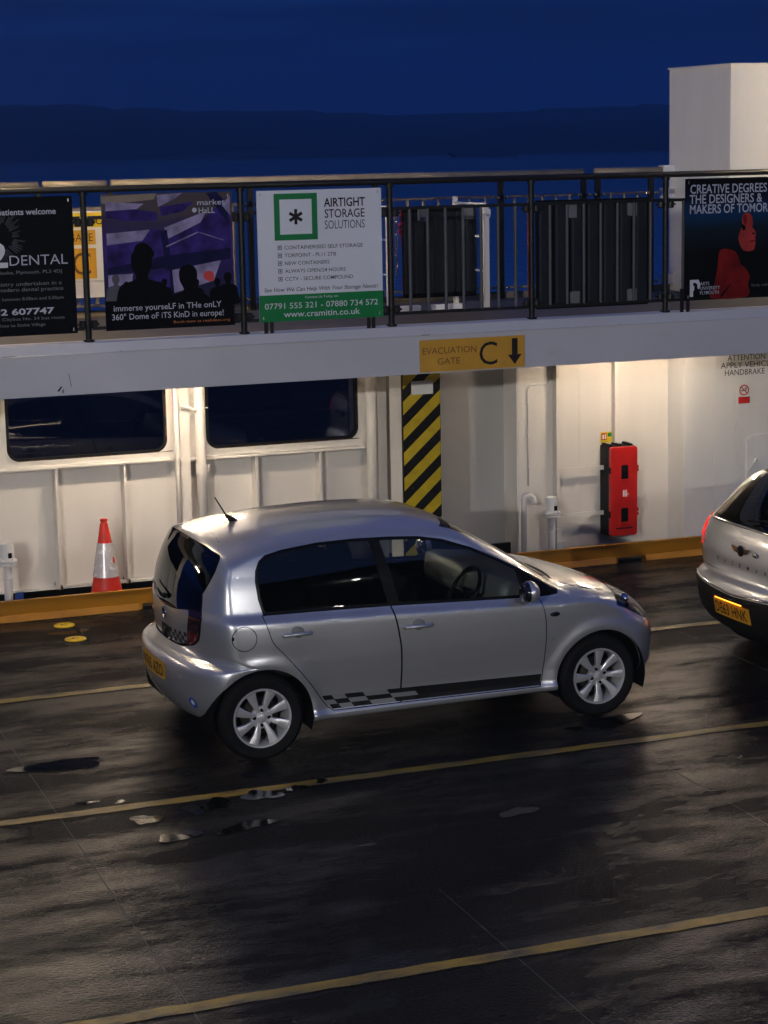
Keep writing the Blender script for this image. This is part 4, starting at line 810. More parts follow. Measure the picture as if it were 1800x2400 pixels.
def pchip(xs, ys):
    xs = np.array(xs, float); ys = np.array(ys, float); h = np.diff(xs); d = np.diff(ys)/h; m = np.zeros(len(xs))
    for i in range(1, len(xs)-1):
        if d[i-1]*d[i] > 0: m[i] = 2*d[i-1]*d[i]/(d[i-1]+d[i])
    m[0], m[-1] = d[0], d[-1]
    def f(x):
        x = np.clip(x, xs[0], xs[-1]); i = np.clip(np.searchsorted(xs, x)-1, 0, len(xs)-2); t = (x-xs[i])/h[i]
        return (2*t**3-3*t*t+1)*ys[i]+(t**3-2*t*t+t)*h[i]*m[i]+(-2*t**3+3*t*t)*ys[i+1]+(t**3-t*t)*h[i]*m[i+1]
    return f
def poly_sdf(pts, X, Z):
    """signed distance to a closed outline, negative inside"""
    P = np.array(pts, float); d = np.full(X.shape, 1e9); ins = np.zeros(X.shape, bool); m = len(P)
    lo, hi = P.min(0)-0.12, P.max(0)+0.12; k = (X > lo[0]) & (X < hi[0]) & (Z > lo[1]) & (Z < hi[1])
    x, z = X[k], Z[k]; dd = np.full(x.shape, 1e9); ii = np.zeros(x.shape, bool)
    for i in range(m):
        a, b = P[i], P[(i+1) % m]; e = b-a; L = max(e@e, 1e-12)
        t = np.clip(((x-a[0])*e[0]+(z-a[1])*e[1])/L, 0, 1); dd = np.minimum(dd, np.hypot(x-a[0]-t*e[0], z-a[1]-t*e[1]))
        c = (a[1] > z) != (b[1] > z); xi = a[0]+(z-a[1])/(b[1]-a[1] if b[1] != a[1] else 1e-9)*e[0]; ii ^= c & (x < xi)
    d[k] = np.where(ii, -dd, dd); return d
class Shell:
    def __init__(s, sil, skel, Yf, du=0.013, nq=26, nd=44):
        q = catmull(sil, 14); seg = np.linalg.norm(np.diff(np.vstack([q, q[:1]])[:, :2], axis=0), axis=1); L = np.concatenate([[0], np.cumsum(seg)]); n = int(L[-1]/du)
        t = np.arange(n)/n*L[-1]; qq = np.vstack([q, q[:1]]); S = np.stack([np.interp(t, L, qq[:, k]) for k in range(4)], 1)
        for k in (2, 3):
            w = 15; S[:, k] = np.convolve(np.concatenate([S[-w:, k], S[:, k], S[:w, k]]), np.ones(2*w+1)/(2*w+1), 'valid')
        P = S[:, :2]; tan = np.roll(P, -1, 0)-np.roll(P, 1, 0); tan /= np.linalg.norm(tan, axis=1)[:, None]
        nrm = np.stack([tan[:, 1], -tan[:, 0]], 1); K = np.stack([np.clip(P[:, 0], skel[0], skel[1]), np.full(n, skel[2])], 1)
        ray_ = K-P; Lr = np.linalg.norm(ray_, axis=1); ray_ /= Lr[:, None]; cs = np.abs((ray_*nrm).sum(1)).clip(0.35, 1)
        for _ in range(3): cs = (np.roll(cs, 1)+cs+np.roll(cs, -1))/3
        c, p = S[:, 2], S[:, 3]; cr = np.minimum(c/cs, Lr*0.96)
        rows = []
        for j in range(nq+1):
            f = math.sin(0.5*math.pi*j/nq); d = cr*(1-(1-f**p)**(1/p)); rows.append((P+ray_*d[:, None], np.full(n, f)))
        for j in range(1, nd+1):
            d = cr+(Lr-cr)*(j/nd); rows.append((P+ray_*d[:, None], np.ones(n)))
        m = len(rows); XZ = np.concatenate([r[0] for r in rows]); F = np.concatenate([r[1] for r in rows])
        Yv = Yf(XZ[:, 0], XZ[:, 1])*F
        V = np.stack([XZ[:, 0], -Yv, XZ[:, 1]], 1)
        i = np.arange(n); T = []
        for j in range(m-1):
            a, b, cc, dd = j*n+i, j*n+(i+1) % n, (j+1)*n+(i+1) % n, (j+1)*n+i
            T += [np.stack([a, b, cc], 1), np.stack([a, cc, dd], 1)]
        T = np.concatenate(T)
        V2 = V*np.array([1, -1, 1]); T2 = T[:, ::-1]+len(V)
        VV = np.concatenate([V, V2]); TT = np.concatenate([T, T2])
        fn = np.cross(VV[TT[:, 1]]-VV[TT[:, 0]], VV[TT[:, 2]]-VV[TT[:, 0]])
        N = np.zeros_like(VV)
        for k in range(3): np.add.at(N, TT[:, k], fn)
        h = len(V); N[:n, 1] = 0; N[h:h+n, 1] = 0
        N /= np.maximum(np.linalg.norm(N, axis=1), 1e-12)[:, None]
        # on the flanks the skin is y = Y(x, z): take its exact normal, so rays from above and below meet without a seam
        e = 1e-3; fl = np.zeros(h, bool); fl[(nq+2)*n:] = True; xx, zz_ = XZ[fl, 0], XZ[fl, 1]
        yx = (Yf(xx+e, zz_)-Yf(xx-e, zz_))/(2*e); yz = (Yf(xx, zz_+e)-Yf(xx, zz_-e))/(2*e); fnv = np.stack([-yx, -np.ones_like(yx), -yz], 1); fnv /= np.linalg.norm(fnv, axis=1)[:, None]
        sgn = 1 if N[:h][np.abs(V[:, 1]) > 0.6][:, 1].mean() < 0 else -1
        N[:h][fl] = 0; N[np.where(fl)[0]] = fnv*sgn; N[np.where(fl)[0]+h] = fnv*sgn*np.array([1, -1, 1])
        # outward orientation: near-side panels must look towards -y
        mid = (np.abs(V[:, 1]) > 0.6)
        if N[:h][mid][:, 1].mean() > 0: N = -N; TT = TT[:, ::-1]
        s.V, s.N, s.P = VV, N, {'body': TT}
    def split(s, part, g):
        T = s.P[part]; pos = g[T] >= 0; k = pos.sum(1); neg_t, pos_t = T[k == 0], T[k == 3]; mx = (k == 1) | (k == 2); M, ps, kk = T[mx], pos[mx], k[mx]
        if len(M) == 0: return neg_t, pos_t
        al = np.where(kk == 1, ps.argmax(1), (~ps).argmax(1)); r = np.arange(len(M))
        a, b, c = M[r, al], M[r, (al+1) % 3], M[r, (al+2) % 3]
        E = np.concatenate([np.stack([a, b], 1), np.stack([a, c], 1)]); Es = np.sort(E, 1); u, inv = np.unique(Es, axis=0, return_inverse=True); inv = inv.ravel()
        ga, gb = g[u[:, 0]], g[u[:, 1]]; t = (ga/(ga-gb))[:, None]
        nv = s.V[u[:, 0]]*(1-t)+s.V[u[:, 1]]*t; nn = s.N[u[:, 0]]*(1-t)+s.N[u[:, 1]]*t; nn /= np.maximum(np.linalg.norm(nn, axis=1), 1e-9)[:, None]
        o = len(s.V); s.V = np.concatenate([s.V, nv]); s.N = np.concatenate([s.N, nn])
        ab, ac = inv[:len(M)]+o, inv[len(M):]+o
        one = np.stack([a, ab, ac], 1); two = np.concatenate([np.stack([ab, b, c], 1), np.stack([ab, c, ac], 1)])
        p1_ = kk == 1; p2_ = np.concatenate([p1_, p1_])
        return np.concatenate([neg_t, one[~p1_], two[p2_]]), np.concatenate([pos_t, one[p1_], two[~p2_]])
    def carve(s, gf, name, src=('body',), gap=0.0, gapname='gap'):
        """faces of src inside gf<0 become part `name`; a band of +-gap along the outline becomes the dark joint"""
        for p in src:
            if p not in s.P: continue
            i, o = s.split(p, gf(s.V)+gap); s.P[p] = o; s.P[name] = np.concatenate([s.P[name], i]) if name in s.P else i
            if gap:
                i, o = s.split(p, gf(s.V)-gap); s.P[p] = o; s.P[gapname] = np.concatenate([s.P[gapname], i]) if gapname in s.P else i
    def line(s, gf, w, src=('body',), gapname='gap'):
        for p in src:
            i, o = s.split(p, gf(s.V)-w); s.P[p] = o; s.P[gapname] = np.concatenate([s.P[gapname], i]) if gapname in s.P else i
    def mesh(s, name, T, mat, parent, inset=0.0, flip=False):
        if len(T) == 0: return None
        u, inv = np.unique(T, return_inverse=True); f = inv.reshape(T.shape); V = s.V[u]-s.N[u]*inset; N = s.N[u]
        if flip: f = f[:, ::-1]; N = -N
        me = bpy.data.meshes.new(name); me.vertices.add(len(V)); me.vertices.foreach_set('co', V.astype(np.float32).ravel())
        me.loops.add(f.size); me.loops.foreach_set('vertex_index', f.astype(np.int32).ravel()); me.polygons.add(len(f)); me.polygons.foreach_set('loop_start', np.arange(0, f.size, 3, dtype=np.int32))
        me.polygons.foreach_set('use_smooth', np.ones(len(f), bool)); me.update(calc_edges=True); me.validate()
        try: me.normals_split_custom_set_from_vertices([tuple(v) for v in N])
        except Exception as e: print('normals', e)
        return link_mesh(name, me, mat, parent)
    def side(s, T, sg): 
        c = s.V[T][:, :, 1].mean(1); return T[c*sg > 0]
    def bvh(s):
        if not hasattr(s, '_b'): s._b = BVHTree.FromPolygons([tuple(v) for v in s.V0], [tuple(int(k) for k in t) for t in s.T0])
        return s._b
    def keep(s): s.V0, s.T0 = s.V.copy(), s.P['body'].copy()
    def hit(s, a, b, axis, lift=0.0015, sg=-1):
        """project a side-view (x,z) or rear-view (y,z) point on the skin"""
        if axis == 'y': o, d = Vector((a, sg*3, b)), Vector((0, -sg, 0))
        else: o, d = Vector((-3, a, b)), Vector((1, 0, 0))
        loc, n, _, _ = s.bvh().ray_cast(o, d)
        if loc is None: return None
        if n.dot(d) > 0: n = -n
        return loc+n*lift
def decal(sh, name, poly, axis, mat, parent, lift=0.0015, sg=-1, cell=0.03):
    """thin sticker laid on the skin: outline triangulated on a small grid and projected"""
    a0, a1 = min(p[0] for p in poly), max(p[0] for p in poly); b0, b1 = min(p[1] for p in poly), max(p[1] for p in poly)
    mb = MB()
    na = max(1, int((a1-a0)/cell)); nb = max(1, int((b1-b0)/cell))
    def inside_clip(x0, x1, z0, z1): return clip(list(poly), x0, x1, z0, z1)
    for i in range(na):
        for j in range(nb):
            q = inside_clip(a0+(a1-a0)*i/na, a0+(a1-a0)*(i+1)/na, b0+(b1-b0)*j/nb, b0+(b1-b0)*(j+1)/nb)
            if len(q) < 3: continue
            h = [sh.hit(p[0], p[1], axis, lift, sg) for p in q]
            if any(v is None for v in h): continue
            mb.add(h, [tuple(range(len(h)))])
    return obj(name, mb, mat, parent) if mb.f else None
def decal_text(sh, s_, size_h, w, c, axis, mat, parent, lift=0.002, bold=0.0, name='lettering'):
    v, f = text_mesh(s_, 1.0, bold, res=2); xs = [p[0] for p in v]; x0, x1 = min(xs), max(xs); sz = size_h/0.70; mb = MB(); pts = []
    for p in v:
        u = (p[0]-(x0+x1)/2)*w/(x1-x0); q = (p[1]-0.35)*sz
        h = sh.hit(c[0]-u if axis == 'x' else c[0]+u, c[1]+q, axis, lift)
        if h is None: return None
        pts.append(h)
    return obj(name, mb.add(pts, f), mat, parent)
def wheel(parent, x, y, rad, rim, width, out, spokes, phase, mat='alloy'):
    """tyre, dished rim and tapered spokes; out = -1/+1 is the side that shows"""
    f = y+out*width/2
    t = obj('wheel', MB().lathe([(rim, out*-width/2), (rad-0.035, out*-width/2), (rad-0.008, out*(-width/2+0.02)), (rad, out*(-width/2+0.05)), (rad, out*(width/2-0.05)), (rad-0.008, out*(width/2-0.022)), (rad-0.032, out*(width/2-0.002)), (rim+0.022, out*(width/2-0.004)), (rim+0.004, out*(width/2-0.012))], (x, y, rad), 'y', 48, closed=True), 'tyre_rubber', parent, 'auto')
    t.name = 'wheel'
    obj('rim', MB().lathe([(rim+0.005, out*(width/2-0.012)), (rim+0.003, out*(width/2-0.003)), (rim-0.008, out*(width/2-0.004)), (rim-0.018, out*(width/2-0.020)), (rim-0.028, out*-0.02), (rim-0.03, out*-0.06), (rim+0.004, out*-0.06)], (x, y, rad), 'y', 48, closed=True), mat, t, 'auto')
    obj('brake_disc', MB().lathe([(0.125, out*0.0), (0.125, out*0.012), (0.05, out*0.02)], (x, y, rad), 'y', 28), 'brake_iron', t, True)
    obj('wheel_back', MB().lathe([(rim-0.028, out*-0.055), (rim-0.03, out*-0.05), (0.05, out*-0.045)], (x, y, rad), 'y', 28), 'matt_black', t, True)
    for k in range(spokes):
        a = phase+2*math.pi*k/spokes; ca, sa = math.cos(a), math.sin(a); mb = MB(); vs_ = []
        for r_, hw, dp in ((0.030, 0.016, 0.030), (0.065, 0.0155, 0.024), (0.115, 0.0225, 0.014), (rim-0.014, 0.034, 0.008)):
            for sx, dy in ((-1, 0), (-0.72, -0.004), (0.72, -0.004), (1, 0), (0.9, 0.026), (-0.9, 0.026)):
                u, v_ = r_, sx*hw+0.010*math.sin((r_-0.03)/rim*3.0); vs_.append((x+u*ca-v_*sa, f-out*(dp+dy), rad+u*sa+v_*ca))
        fs = [(r_*6+j, r_*6+(j+1) % 6, (r_+1)*6+(j+1) % 6, (r_+1)*6+j) for r_ in range(3) for j in range(6)]+[(0, 1, 2, 3, 4, 5), (18, 19, 20, 21, 22, 23)]
        obj('spoke', mb.add(vs_, fs), mat, t, 'auto')
    obj('hub', MB().lathe([(0.074, out*(width/2-0.05)), (0.072, out*(width/2-0.028)), (0.030, out*(width/2-0.024)), (0.027, out*(width/2-0.016)), (0.012, out*(width/2-0.012))], (x, y, rad), 'y', 24), mat, t, 'auto')
    for k in range(4):
        a = phase+0.35+math.pi/2*k; obj('bolt_hole', MB().lathe([(0.0125, out*(width/2-0.03)), (0.0125, out*(width/2-0.0225))], (x+0.050*math.cos(a), y, rad+0.050*math.sin(a)), 'y', 10), 'matt_black', t)
    return t
def rbox(name, mat, parent, sx, sy, sz, loc, rot=(0, 0, 0), bev=0.03):
    m = Matrix.Translation(loc) @ Matrix.Rotation(rot[1], 4, 'Y') @ Matrix.Rotation(rot[0], 4, 'X')
    mb = MB().box(-sx/2, sx/2, -sy/2, sy/2, -sz/2, sz/2); mb.v = [tuple(m @ Vector(v)) for v in mb.v]
    o = obj(name, mb, mat, parent, True, bevel=bev); return o
def seat(parent, x, y, mat, wide=0.48, integrated=True):
    s = rbox('seat', mat, parent, 0.50, wide, 0.16, (x+0.18, y, 0.52), (0, R(-8)), 0.05)
    rbox('seat_back', mat, s, 0.14, wide, 0.62, (x-0.14, y, 0.84), (0, R(-16)), 0.05)
    rbox('headrest', mat, s, 0.10, wide*0.55, 0.24, (x-0.27, y, 1.20), (0, R(-14)), 0.04)
    return s

# ---- the silver five-door hatchback
def hatchback():
    car = thing('silver_hatchback', 'silver five-door hatchback with chequered side stripe parked on the wet deck', 'car', (0, 0, 0))
    sil = [  # x, z, crown depth, crown exponent
        (-0.30, 0.215, .20, 2.4), (-0.40, 0.265, .27, 2.3), (-0.47, 0.37, .30, 2.2), (-0.500, 0.50, .31, 2.2), (-0.500, 0.60, .31, 2.2), (-0.480, 0.650, .30, 2.2), (-0.430, 0.688, .28, 2.2), (-0.403, 0.715, .27, 2.2), (-0.402, 0.78, .27, 2.2), (-0.404, 0.90, .27, 2.2), (-0.393, 1.02, .26, 2.2), (-0.363, 1.15, .25, 2.2), (-0.313, 1.275, .22, 2.2), (-0.262, 1.352, .19, 2.2), (-0.236, 1.384, .17, 2.2),
        (-0.205, 1.398, .15, 2.3), (-0.10, 1.416, .13, 2.3), (0.05, 1.438, .12, 2.3), (0.35, 1.465, .12, 2.3), (0.70, 1.480, .12, 2.3), (1.02, 1.476, .12, 2.3), (1.28, 1.452, .12, 2.4), (1.46, 1.400, .11, 2.5),
        (1.70, 1.265, .11, 2.7), (1.95, 1.112, .12, 2.7), (2.13, 1.000, .12, 2.7), (2.21, 0.962, .11, 2.8), (2.40, 0.925, .11, 2.8), (2.62, 0.862, .13, 2.6), (2.82, 0.780, .18, 2.4), (2.95, 0.690, .27, 2.3), (3.025, 0.58, .34, 2.3), (3.050, 0.46, .36, 2.3), (3.040, 0.34, .36, 2.3), (2.990, 0.245, .33, 2.3), (2.86, 0.195, .22, 2.6),
        (2.55, 0.19, .06, 3), (2.1, 0.20, .05, 3), (1.5, 0.20, .05, 3), (0.9, 0.20, .05, 3), (0.4, 0.20, .05, 3), (-0.1, 0.205, .08, 3)]
    prof = pchip([.12, .20, .245, .268, .285, .31, .37, .45, .55, .66, .76, .845, .880, .897, .912, .935, .955, 1.0, 1.12, 1.25, 1.36, 1.50], [.905, .945, .968, .972, .962, .952, .951, .964, .983, .997, 1.0, .996, .990, .978, .960, .938, .929, .916, .882, .832, .775, .69])
    AX, AZ, AR = (0.0, 2.42), 0.285, 0.337
    def Yf(x, z):
        w = 0.822*(1-0.075*np.clip((0.15-x)/0.72, 0, 1)**2-0.13*np.clip((x-2.0)/1.03, 0, 1.2)**2)
        sl = np.clip((z-0.72)/0.12, 0, 1)*np.clip((1.2-z)/0.2, 0, 1)*(0.0375*np.clip(x, -0.3, 2.2)-0.030)      # the shoulder falls towards the nose with the window sill
        y = w*prof(z+sl)
        for ax in AX:
            r = np.hypot(x-ax, z-AZ); y = y+0.020*np.exp(-((r-0.355)/0.055)**2)*np.clip((0.80-z)/0.12, 0, 1)*np.clip((z-0.16)/0.1, 0, 1)
        # fuller haunch over the rear wheel
        y = y+0.012*np.exp(-((x-0.0)/0.34)**2-((z-0.78)/0.16)**2)
        return y
    sh = Shell(sil, (0.25, 2.05, 0.60), Yf)
    sh.keep()
    V = lambda v: (v[:, 0], v[:, 1], v[:, 2])
    arch = lambda v: np.minimum(np.hypot(v[:, 0]-AX[0], v[:, 2]-AZ), np.hypot(v[:, 0]-AX[1], v[:, 2]-AZ))-AR
    sh.carve(lambda v: np.maximum(arch(v), 0.42-np.abs(v[:, 1])), 'void')
    dlo = [(.028, .962), (.006, 1.06), (.000, 1.17), (.010, 1.232), (.040, 1.288), (.085, 1.320), (.20, 1.343), (.446, 1.366), (.70, 1.370), (.95, 1.362), (1.152, 1.348), (1.313, 1.318), (1.514, 1.248), (1.691, 1.163), (1.883, 1.062), (2.026, .978), (2.118, .922), (2.105, .900), (2.04, .893), (1.957, .892), (1.407, .915), (.91, .937), (.379, .953)]
    sd = lambda v: poly_sdf(dlo, v[:, 0], v[:, 2])
    sh.carve(lambda v: sd(v)-0.004, 'frame')                              # black frame round the side windows
    inner = lambda v: sd(v)+0.016
    sh.carve(lambda v: np.maximum(inner(v), (v[:, 0]-(0.885-0.22*(v[:, 2]-0.94)))), 'rear_glass_side', ('frame',))
    sh.carve(lambda v: np.maximum(np.maximum(inner(v), (0.965-0.22*(v[:, 2]-0.94))-v[:, 0]), v[:, 0]-(1.83+0.25*(1.0-v[:, 2]))), 'front_glass_side', ('frame',))
    hatch = [(-.70, 1.386), (-.258, 1.382), (-.225, 1.364), (-.183, 1.330), (-.25, 1.20), (-.305, 1.09), (-.334, .90), (-.340, .79), (-.355, .745), (-.387, .706), (-.43, .704), (-.70, .704)]
    hs = lambda v: poly_sdf(hatch, v[:, 0], v[:, 2])
    sh.carve(hs, 'tailgate', gap=0.003)
    # silver panel, lamps and glass of the tailgate
    def panel(v):
        a = np.abs(v[:, 1]); top = 0.925+0.045*(a/0.43)**2; edge = 0.43-0.035*np.clip((0.95-v[:, 2])/0.2, 0, 1)
        return np.maximum(np.maximum(v[:, 2]-top, a-edge), hs(v)+0.006)
    sh.carve(panel, 'tailgate_panel', ('tailgate',), 0.002)
    sh.carve(lambda v: np.maximum(v[:, 2]-0.975, 0.37-np.abs(v[:, 1])), 'lamp', ('tailgate',), 0.002)
    # windscreen
    def wscr(v):
        a = np.abs(v[:, 1]); yb = 0.545+(1.40-v[:, 2])*0.30
        return np.maximum.reduce([a-yb, v[:, 2]-1.408+0.10*a*a, 0.995-0.02*a-v[:, 2], 1.2-v[:, 0]])
    sh.carve(lambda v: wscr(v)-0.012, 'frame'); sh.carve(lambda v: wscr(v)+0.010, 'windscreen', ('frame',))
    sh.carve(lambda v: np.maximum.reduce([np.abs(v[:, 1])-0.60, v[:, 2]-0.992, 0.958-v[:, 2], 2.0-v[:, 0]]), 'scuttle')
    hl = [(2.555, .775), (2.575, .815), (2.63, .838), (2.70, .835), (2.79, .775), (2.86, .675), (2.865, .635), (2.82, .638), (2.72, .695), (2.63, .742)]
    sh.carve(lambda v: poly_sdf(hl, v[:, 0], v[:, 2]), 'headlamp', gap=0.003)
    fd = [(.902, .925), (.930, .80), (.952, .66), (.958, .50), (.955, .285), (1.962, .275), (1.980, .33), (1.993, .45), (1.999, .60), (1.997, .72), (1.985, .80), (1.962, .885), (1.962, .95), (.902, .95)]
    rd = [(.016, .96), (.034, .89), (.062, .80), (.085, .765), (.140, .706), (.248, .578), (.336, .463), (.405, .36), (.440, .315), (.48, .288), (.950, .285), (.953, .50), (.947, .66), (.925, .80), (.897, .925), (.897, .97)]
    sh.carve(lambda v: poly_sdf(rd, v[:, 0], v[:, 2]), 'rear_door', gap=0.003); sh.carve(lambda v: poly_sdf(fd, v[:, 0], v[:, 2]), 'front_door', gap=0.003)
    sh.carve(lambda v: np.hypot(v[:, 0]+0.118, v[:, 2]-0.83)-0.078+np.where(v[:, 1] > 0, 9, 0), 'fuel_flap', gap=0.0028)
    def pl_(pts): 
        P = np.array(pts)
        def g(v):
            d = np.full(len(v), 9.0)
            for a, b in zip(P, P[1:]):
                e = b-a; t = np.clip(((v[:, 0]-a[0])*e[0]+(v[:, 2]-a[1])*e[1])/(e@e), 0, 1); d = np.minimum(d, np.hypot(v[:, 0]-a[0]-t*e[0], v[:, 2]-a[1]-t*e[1]))
            return d
        return g
    sh.line(pl_([(-.375, .695), (-.30, .66), (-.24, .60), (-.19, .565)]), 0.0022)                 # bumper joint
    sh.line(pl_([(2.80, .64), (2.79, .60), (2.755, .55)]), 0.0022); sh.line(pl_([(2.13, .952), (2.3, .905), (2.5, .862), (2.585, .825)]), 0.0024)   # wing joint, bonnet edge
    sh.line(pl_([(-.185, 1.345), (-.145, 1.375), (-.118, 1.41), (-.105, 1.45)]), 0.0024)            # roof spoiler joint
    b = sh.P
    obs = {}
    obs['body'] = sh.mesh('body', b['body'], 'silver_paint', car)
    sh.mesh('panel_gap', b['gap'], 'matt_black', car, 0.004)
    sh.mesh('window_frame', b['frame'], 'trim_black', car, 0.002); sh.mesh('scuttle', b['scuttle'], 'matt_black', car, 0.012); sh.mesh('windscreen', b['windscreen'], 'clear_glass', car, 0.003)
    tg = sh.mesh('tailgate', b['tailgate'], 'tinted_glass', car, 0.003); tg['label'] = 'dark glazed tailgate'
    sh.mesh('tailgate_panel', b['tailgate_panel'], 'silver_paint', tg)
    for sg in (-1, 1):
        for nm, mt in (('rear_door', 'silver_paint'), ('front_door', 'silver_paint')):
            d = sh.mesh(nm, sh.side(b[nm], sg), mt, car); obs[(nm, sg)] = d
        sh.mesh('door_window', sh.side(b['rear_glass_side'], sg), 'tinted_glass', obs[('rear_door', sg)], 0.004); sh.mesh('door_window', sh.side(b['front_glass_side'], sg), 'clear_glass', obs[('front_door', sg)], 0.004)
        tl = sh.mesh('tail_lamp', sh.side(b['lamp'], sg), 'lamp_smoke', car, 0.001)
        zl = sh.V[sh.side(b['lamp'], sg)][:, :, 2].max(1); sh.mesh('red_lens', sh.side(b['lamp'], sg)[zl < 0.83], 'lamp_red', tl, -0.001)
        h = sh.mesh('headlamp', sh.side(b['headlamp'], sg), 'lamp_glass', car, 0.001); sh.mesh('reflector', sh.side(b['headlamp'], sg), 'plastic_grey', h, 0.035)
        obj('bulb_bowl', MB().ball((2.70, sg*0.60, 0.765), 0.045, 12, 8, (0.8, 0.8, 1)), 'chrome', h, True)
    ff = sh.mesh('fuel_flap', b['fuel_flap'], 'silver_paint', car)
    # inner trim: a dark lining 3 cm inside the skin
    lin = np.concatenate([b['body'], b['rear_door'], b['front_door']]); z = sh.V[lin][:, :, 2].mean(1); sh.mesh('interior_trim', lin[z > 0.45], 'fabric_dark', car, 0.03, True)
    rbox('floor_pan', 'fabric_dark', car, 2.3, 1.30, 0.04, (1.05, 0, 0.34), bev=0.01)
    seat(car, 0.98, -0.36, 'fabric_grey'); seat(car, 0.98, 0.36, 'fabric_grey')
    rs = rbox('rear_seat', 'fabric_dark', car, 0.46, 1.22, 0.16, (0.28, 0, 0.56), bev=0.05); rbox('rear_backrest', 'fabric_dark', rs, 0.13, 1.22, 0.56, (0.03, 0, 0.86), (0, R(-14)), 0.05)
    rbox('dashboard', 'plastic_grey', car, 0.42, 1.36, 0.22, (1.93, 0, 0.86), (0, R(6)), 0.06)
    swc = Vector((1.60, -0.36, 0.88)); ax_ = Vector((-0.86, 0, 0.5)).normalized(); e1 = Vector((0, 1, 0)); e2 = ax_.cross(e1)
    sw = obj('steering_wheel', MB().tube([swc+(e1*math.cos(2*math.pi*k/24)+e2*math.sin(2*math.pi*k/24))*0.18 for k in range(25)], 0.015, 8, cap=False), 'trim_black', car, True)
    obj('steering_boss', MB().tube([swc+e1*0.17, swc-e1*0.17], 0.02, 6).tube([swc, swc-ax_*0.22], 0.035, 8), 'trim_black', sw, True)
    rbox('rear_view_mirror', 'trim_black', car, 0.03, 0.20, 0.06, (1.52, 0.0, 1.295), bev=0.012)
    # wheel wells, wheels, underside
    for ax in AX:
        for sg in (-1, 1):
            n = 22; mb = MB(); vs_ = []
            for k in range(n+1):
                a = R(-18+216*k/n)
                for yy in (sg*0.43, sg*0.795): vs_.append((ax+(AR+0.004)*math.cos(a), yy, AZ+(AR+0.004)*math.sin(a)))
            mb.add(vs_, [(2*k, 2*k+1, 2*k+3, 2*k+2) for k in range(n)]); mb.add([(ax, sg*0.43, AZ)]+[(ax+(AR+0.004)*math.cos(R(-18+216*k/n)), sg*0.43, AZ+(AR+0.004)*math.sin(R(-18+216*k/n))) for k in range(n+1)], [(0, k+1, k+2) for k in range(n)])
            obj('wheel_well', mb, 'matt_black', car)
    for ax, ph in ((0.0, R(67)), (2.42, R(86))):
        for sg in (-1, 1): wheel(car, ax, sg*0.695, 0.288, 0.1915, 0.17, sg, 8, ph)
    # door handles
    for (x, z) in ((0.232, 0.834), (1.072, 0.798)):
        for sg in (-1, 1):
            c = sh.hit(x, z, 'y', 0.0, sg)
            bw = obj('door_handle', MB().ball((c.x, c.y-sg*0.004, c.z), 0.049, 16, 8, (1.12, 0.16, 0.90)), 'plastic_grey', obs[('rear_door' if x < 0.5 else 'front_door', sg)], True)
            obj('grip', MB().tube([(x-0.105, c.y+sg*0.012, z-0.002), (x-0.09, c.y+sg*0.026, z-0.001), (x, c.y+sg*0.032, z), (x+0.07, c.y+sg*0.026, z-0.002), (x+0.088, c.y+sg*0.010, z-0.003)], 0.0135, 10), 'silver_paint', bw, True)
    # mirrors
    for sg in (-1, 1):
        m = obj('door_mirror', MB().ball((1.845, sg*0.885, 0.955), 0.098, 18, 12, (0.62, 0.95, 0.76)), 'silver_paint', car, True)
        obj('mirror_glass', MB().ball((1.822, sg*0.885, 0.955), 0.088, 16, 10, (0.55, 0.96, 0.80)), 'gloss_black', m, True)
        obj('mirror_foot', MB().tube([(1.86, sg*0.84, 0.905), (1.87, sg*0.775, 0.90)], 0.024, 8), 'trim_black', m, True)
    # badges, plate, lettering, stickers
    c = sh.hit(0.0, 0.86, 'x', 0.003)
    bd = obj('badge', MB().lathe([(0.043, 0.0), (0.043, -0.006), (0.036, -0.008), (0.035, -0.004)], (c.x, 0, 0.872), 'x', 22), 'chrome', tg, True); obj('badge_wing', MB().prism([(-0.02, 0.86), (0.004, 0.895), (0.018, 0.89), (0.0, 0.872), (0.012, 0.858)], c.x-0.009, c.x-0.004, 'x'), 'matt_black', bd)
    pc = sh.hit(0.0, 0.535, 'x', 0.004)
    plt = obj('number_plate', MB().add([(sh.hit(y_, z_, 'x', 0.006)) for z_ in (0.475, 0.585) for y_ in [-0.26+0.52*k/10 for k in range(11)]], [(k, k+1, k+12, k+11) for k in range(10)]), 'plate_yellow', car, True)
    decal_text(sh, 'WF65 AZO', 0.079, 0.47, (0.0, 0.532), 'x', 'print_black', plt, 0.009, 0.012)
    wp = obj('rear_wiper', MB().tube([(sh.hit(-0.02, 0.985, 'x', 0.03)), (sh.hit(0.10, 1.005, 'x', 0.028)), (sh.hit(0.30, 1.03, 'x', 0.022))], 0.010, 6, r1=0.005), 'trim_black', tg, True); obj('wiper_boss', MB().ball(sh.hit(-0.02, 0.985, 'x', 0.012), 0.026, 10, 6, (0.7, 1.2, 0.8)), 'trim_black', wp, True)
    obj('number_plate_lamp', MB().ball(sh.hit(0.0, 0.735, 'x', 0.004), 0.035, 10, 6, (0.35, 0.8, 1.2)), 'trim_black', tg, True)
    # chequered stripes
    def chk(u0, u1, v0, v1, fz, nm, k, axis):
        decal(sh, nm, [fz(u0, v0), fz(u1, v0), fz(u1, v1), fz(u0, v1)], axis, 'decal_black' if k else 'decal_grey', car, 0.0012 if k else 0.0010)
    def zz(x, v):
        t = (x-0.40)/1.57; zt = 0.392+(0.358-0.392)*t; zb = 0.298+(0.283-0.298)*t; return (x, zb+(zt-zb)*v)
    tops = ([.400, .468, .557, .683, .852], [.418, .487, .580, .705, .875, 1.055], [.452, .515, .602, .730, .900])
    pat = ((1, 0, 1, 0), (0, 1, 0, 1, 0), (1, 0, 1, 0))
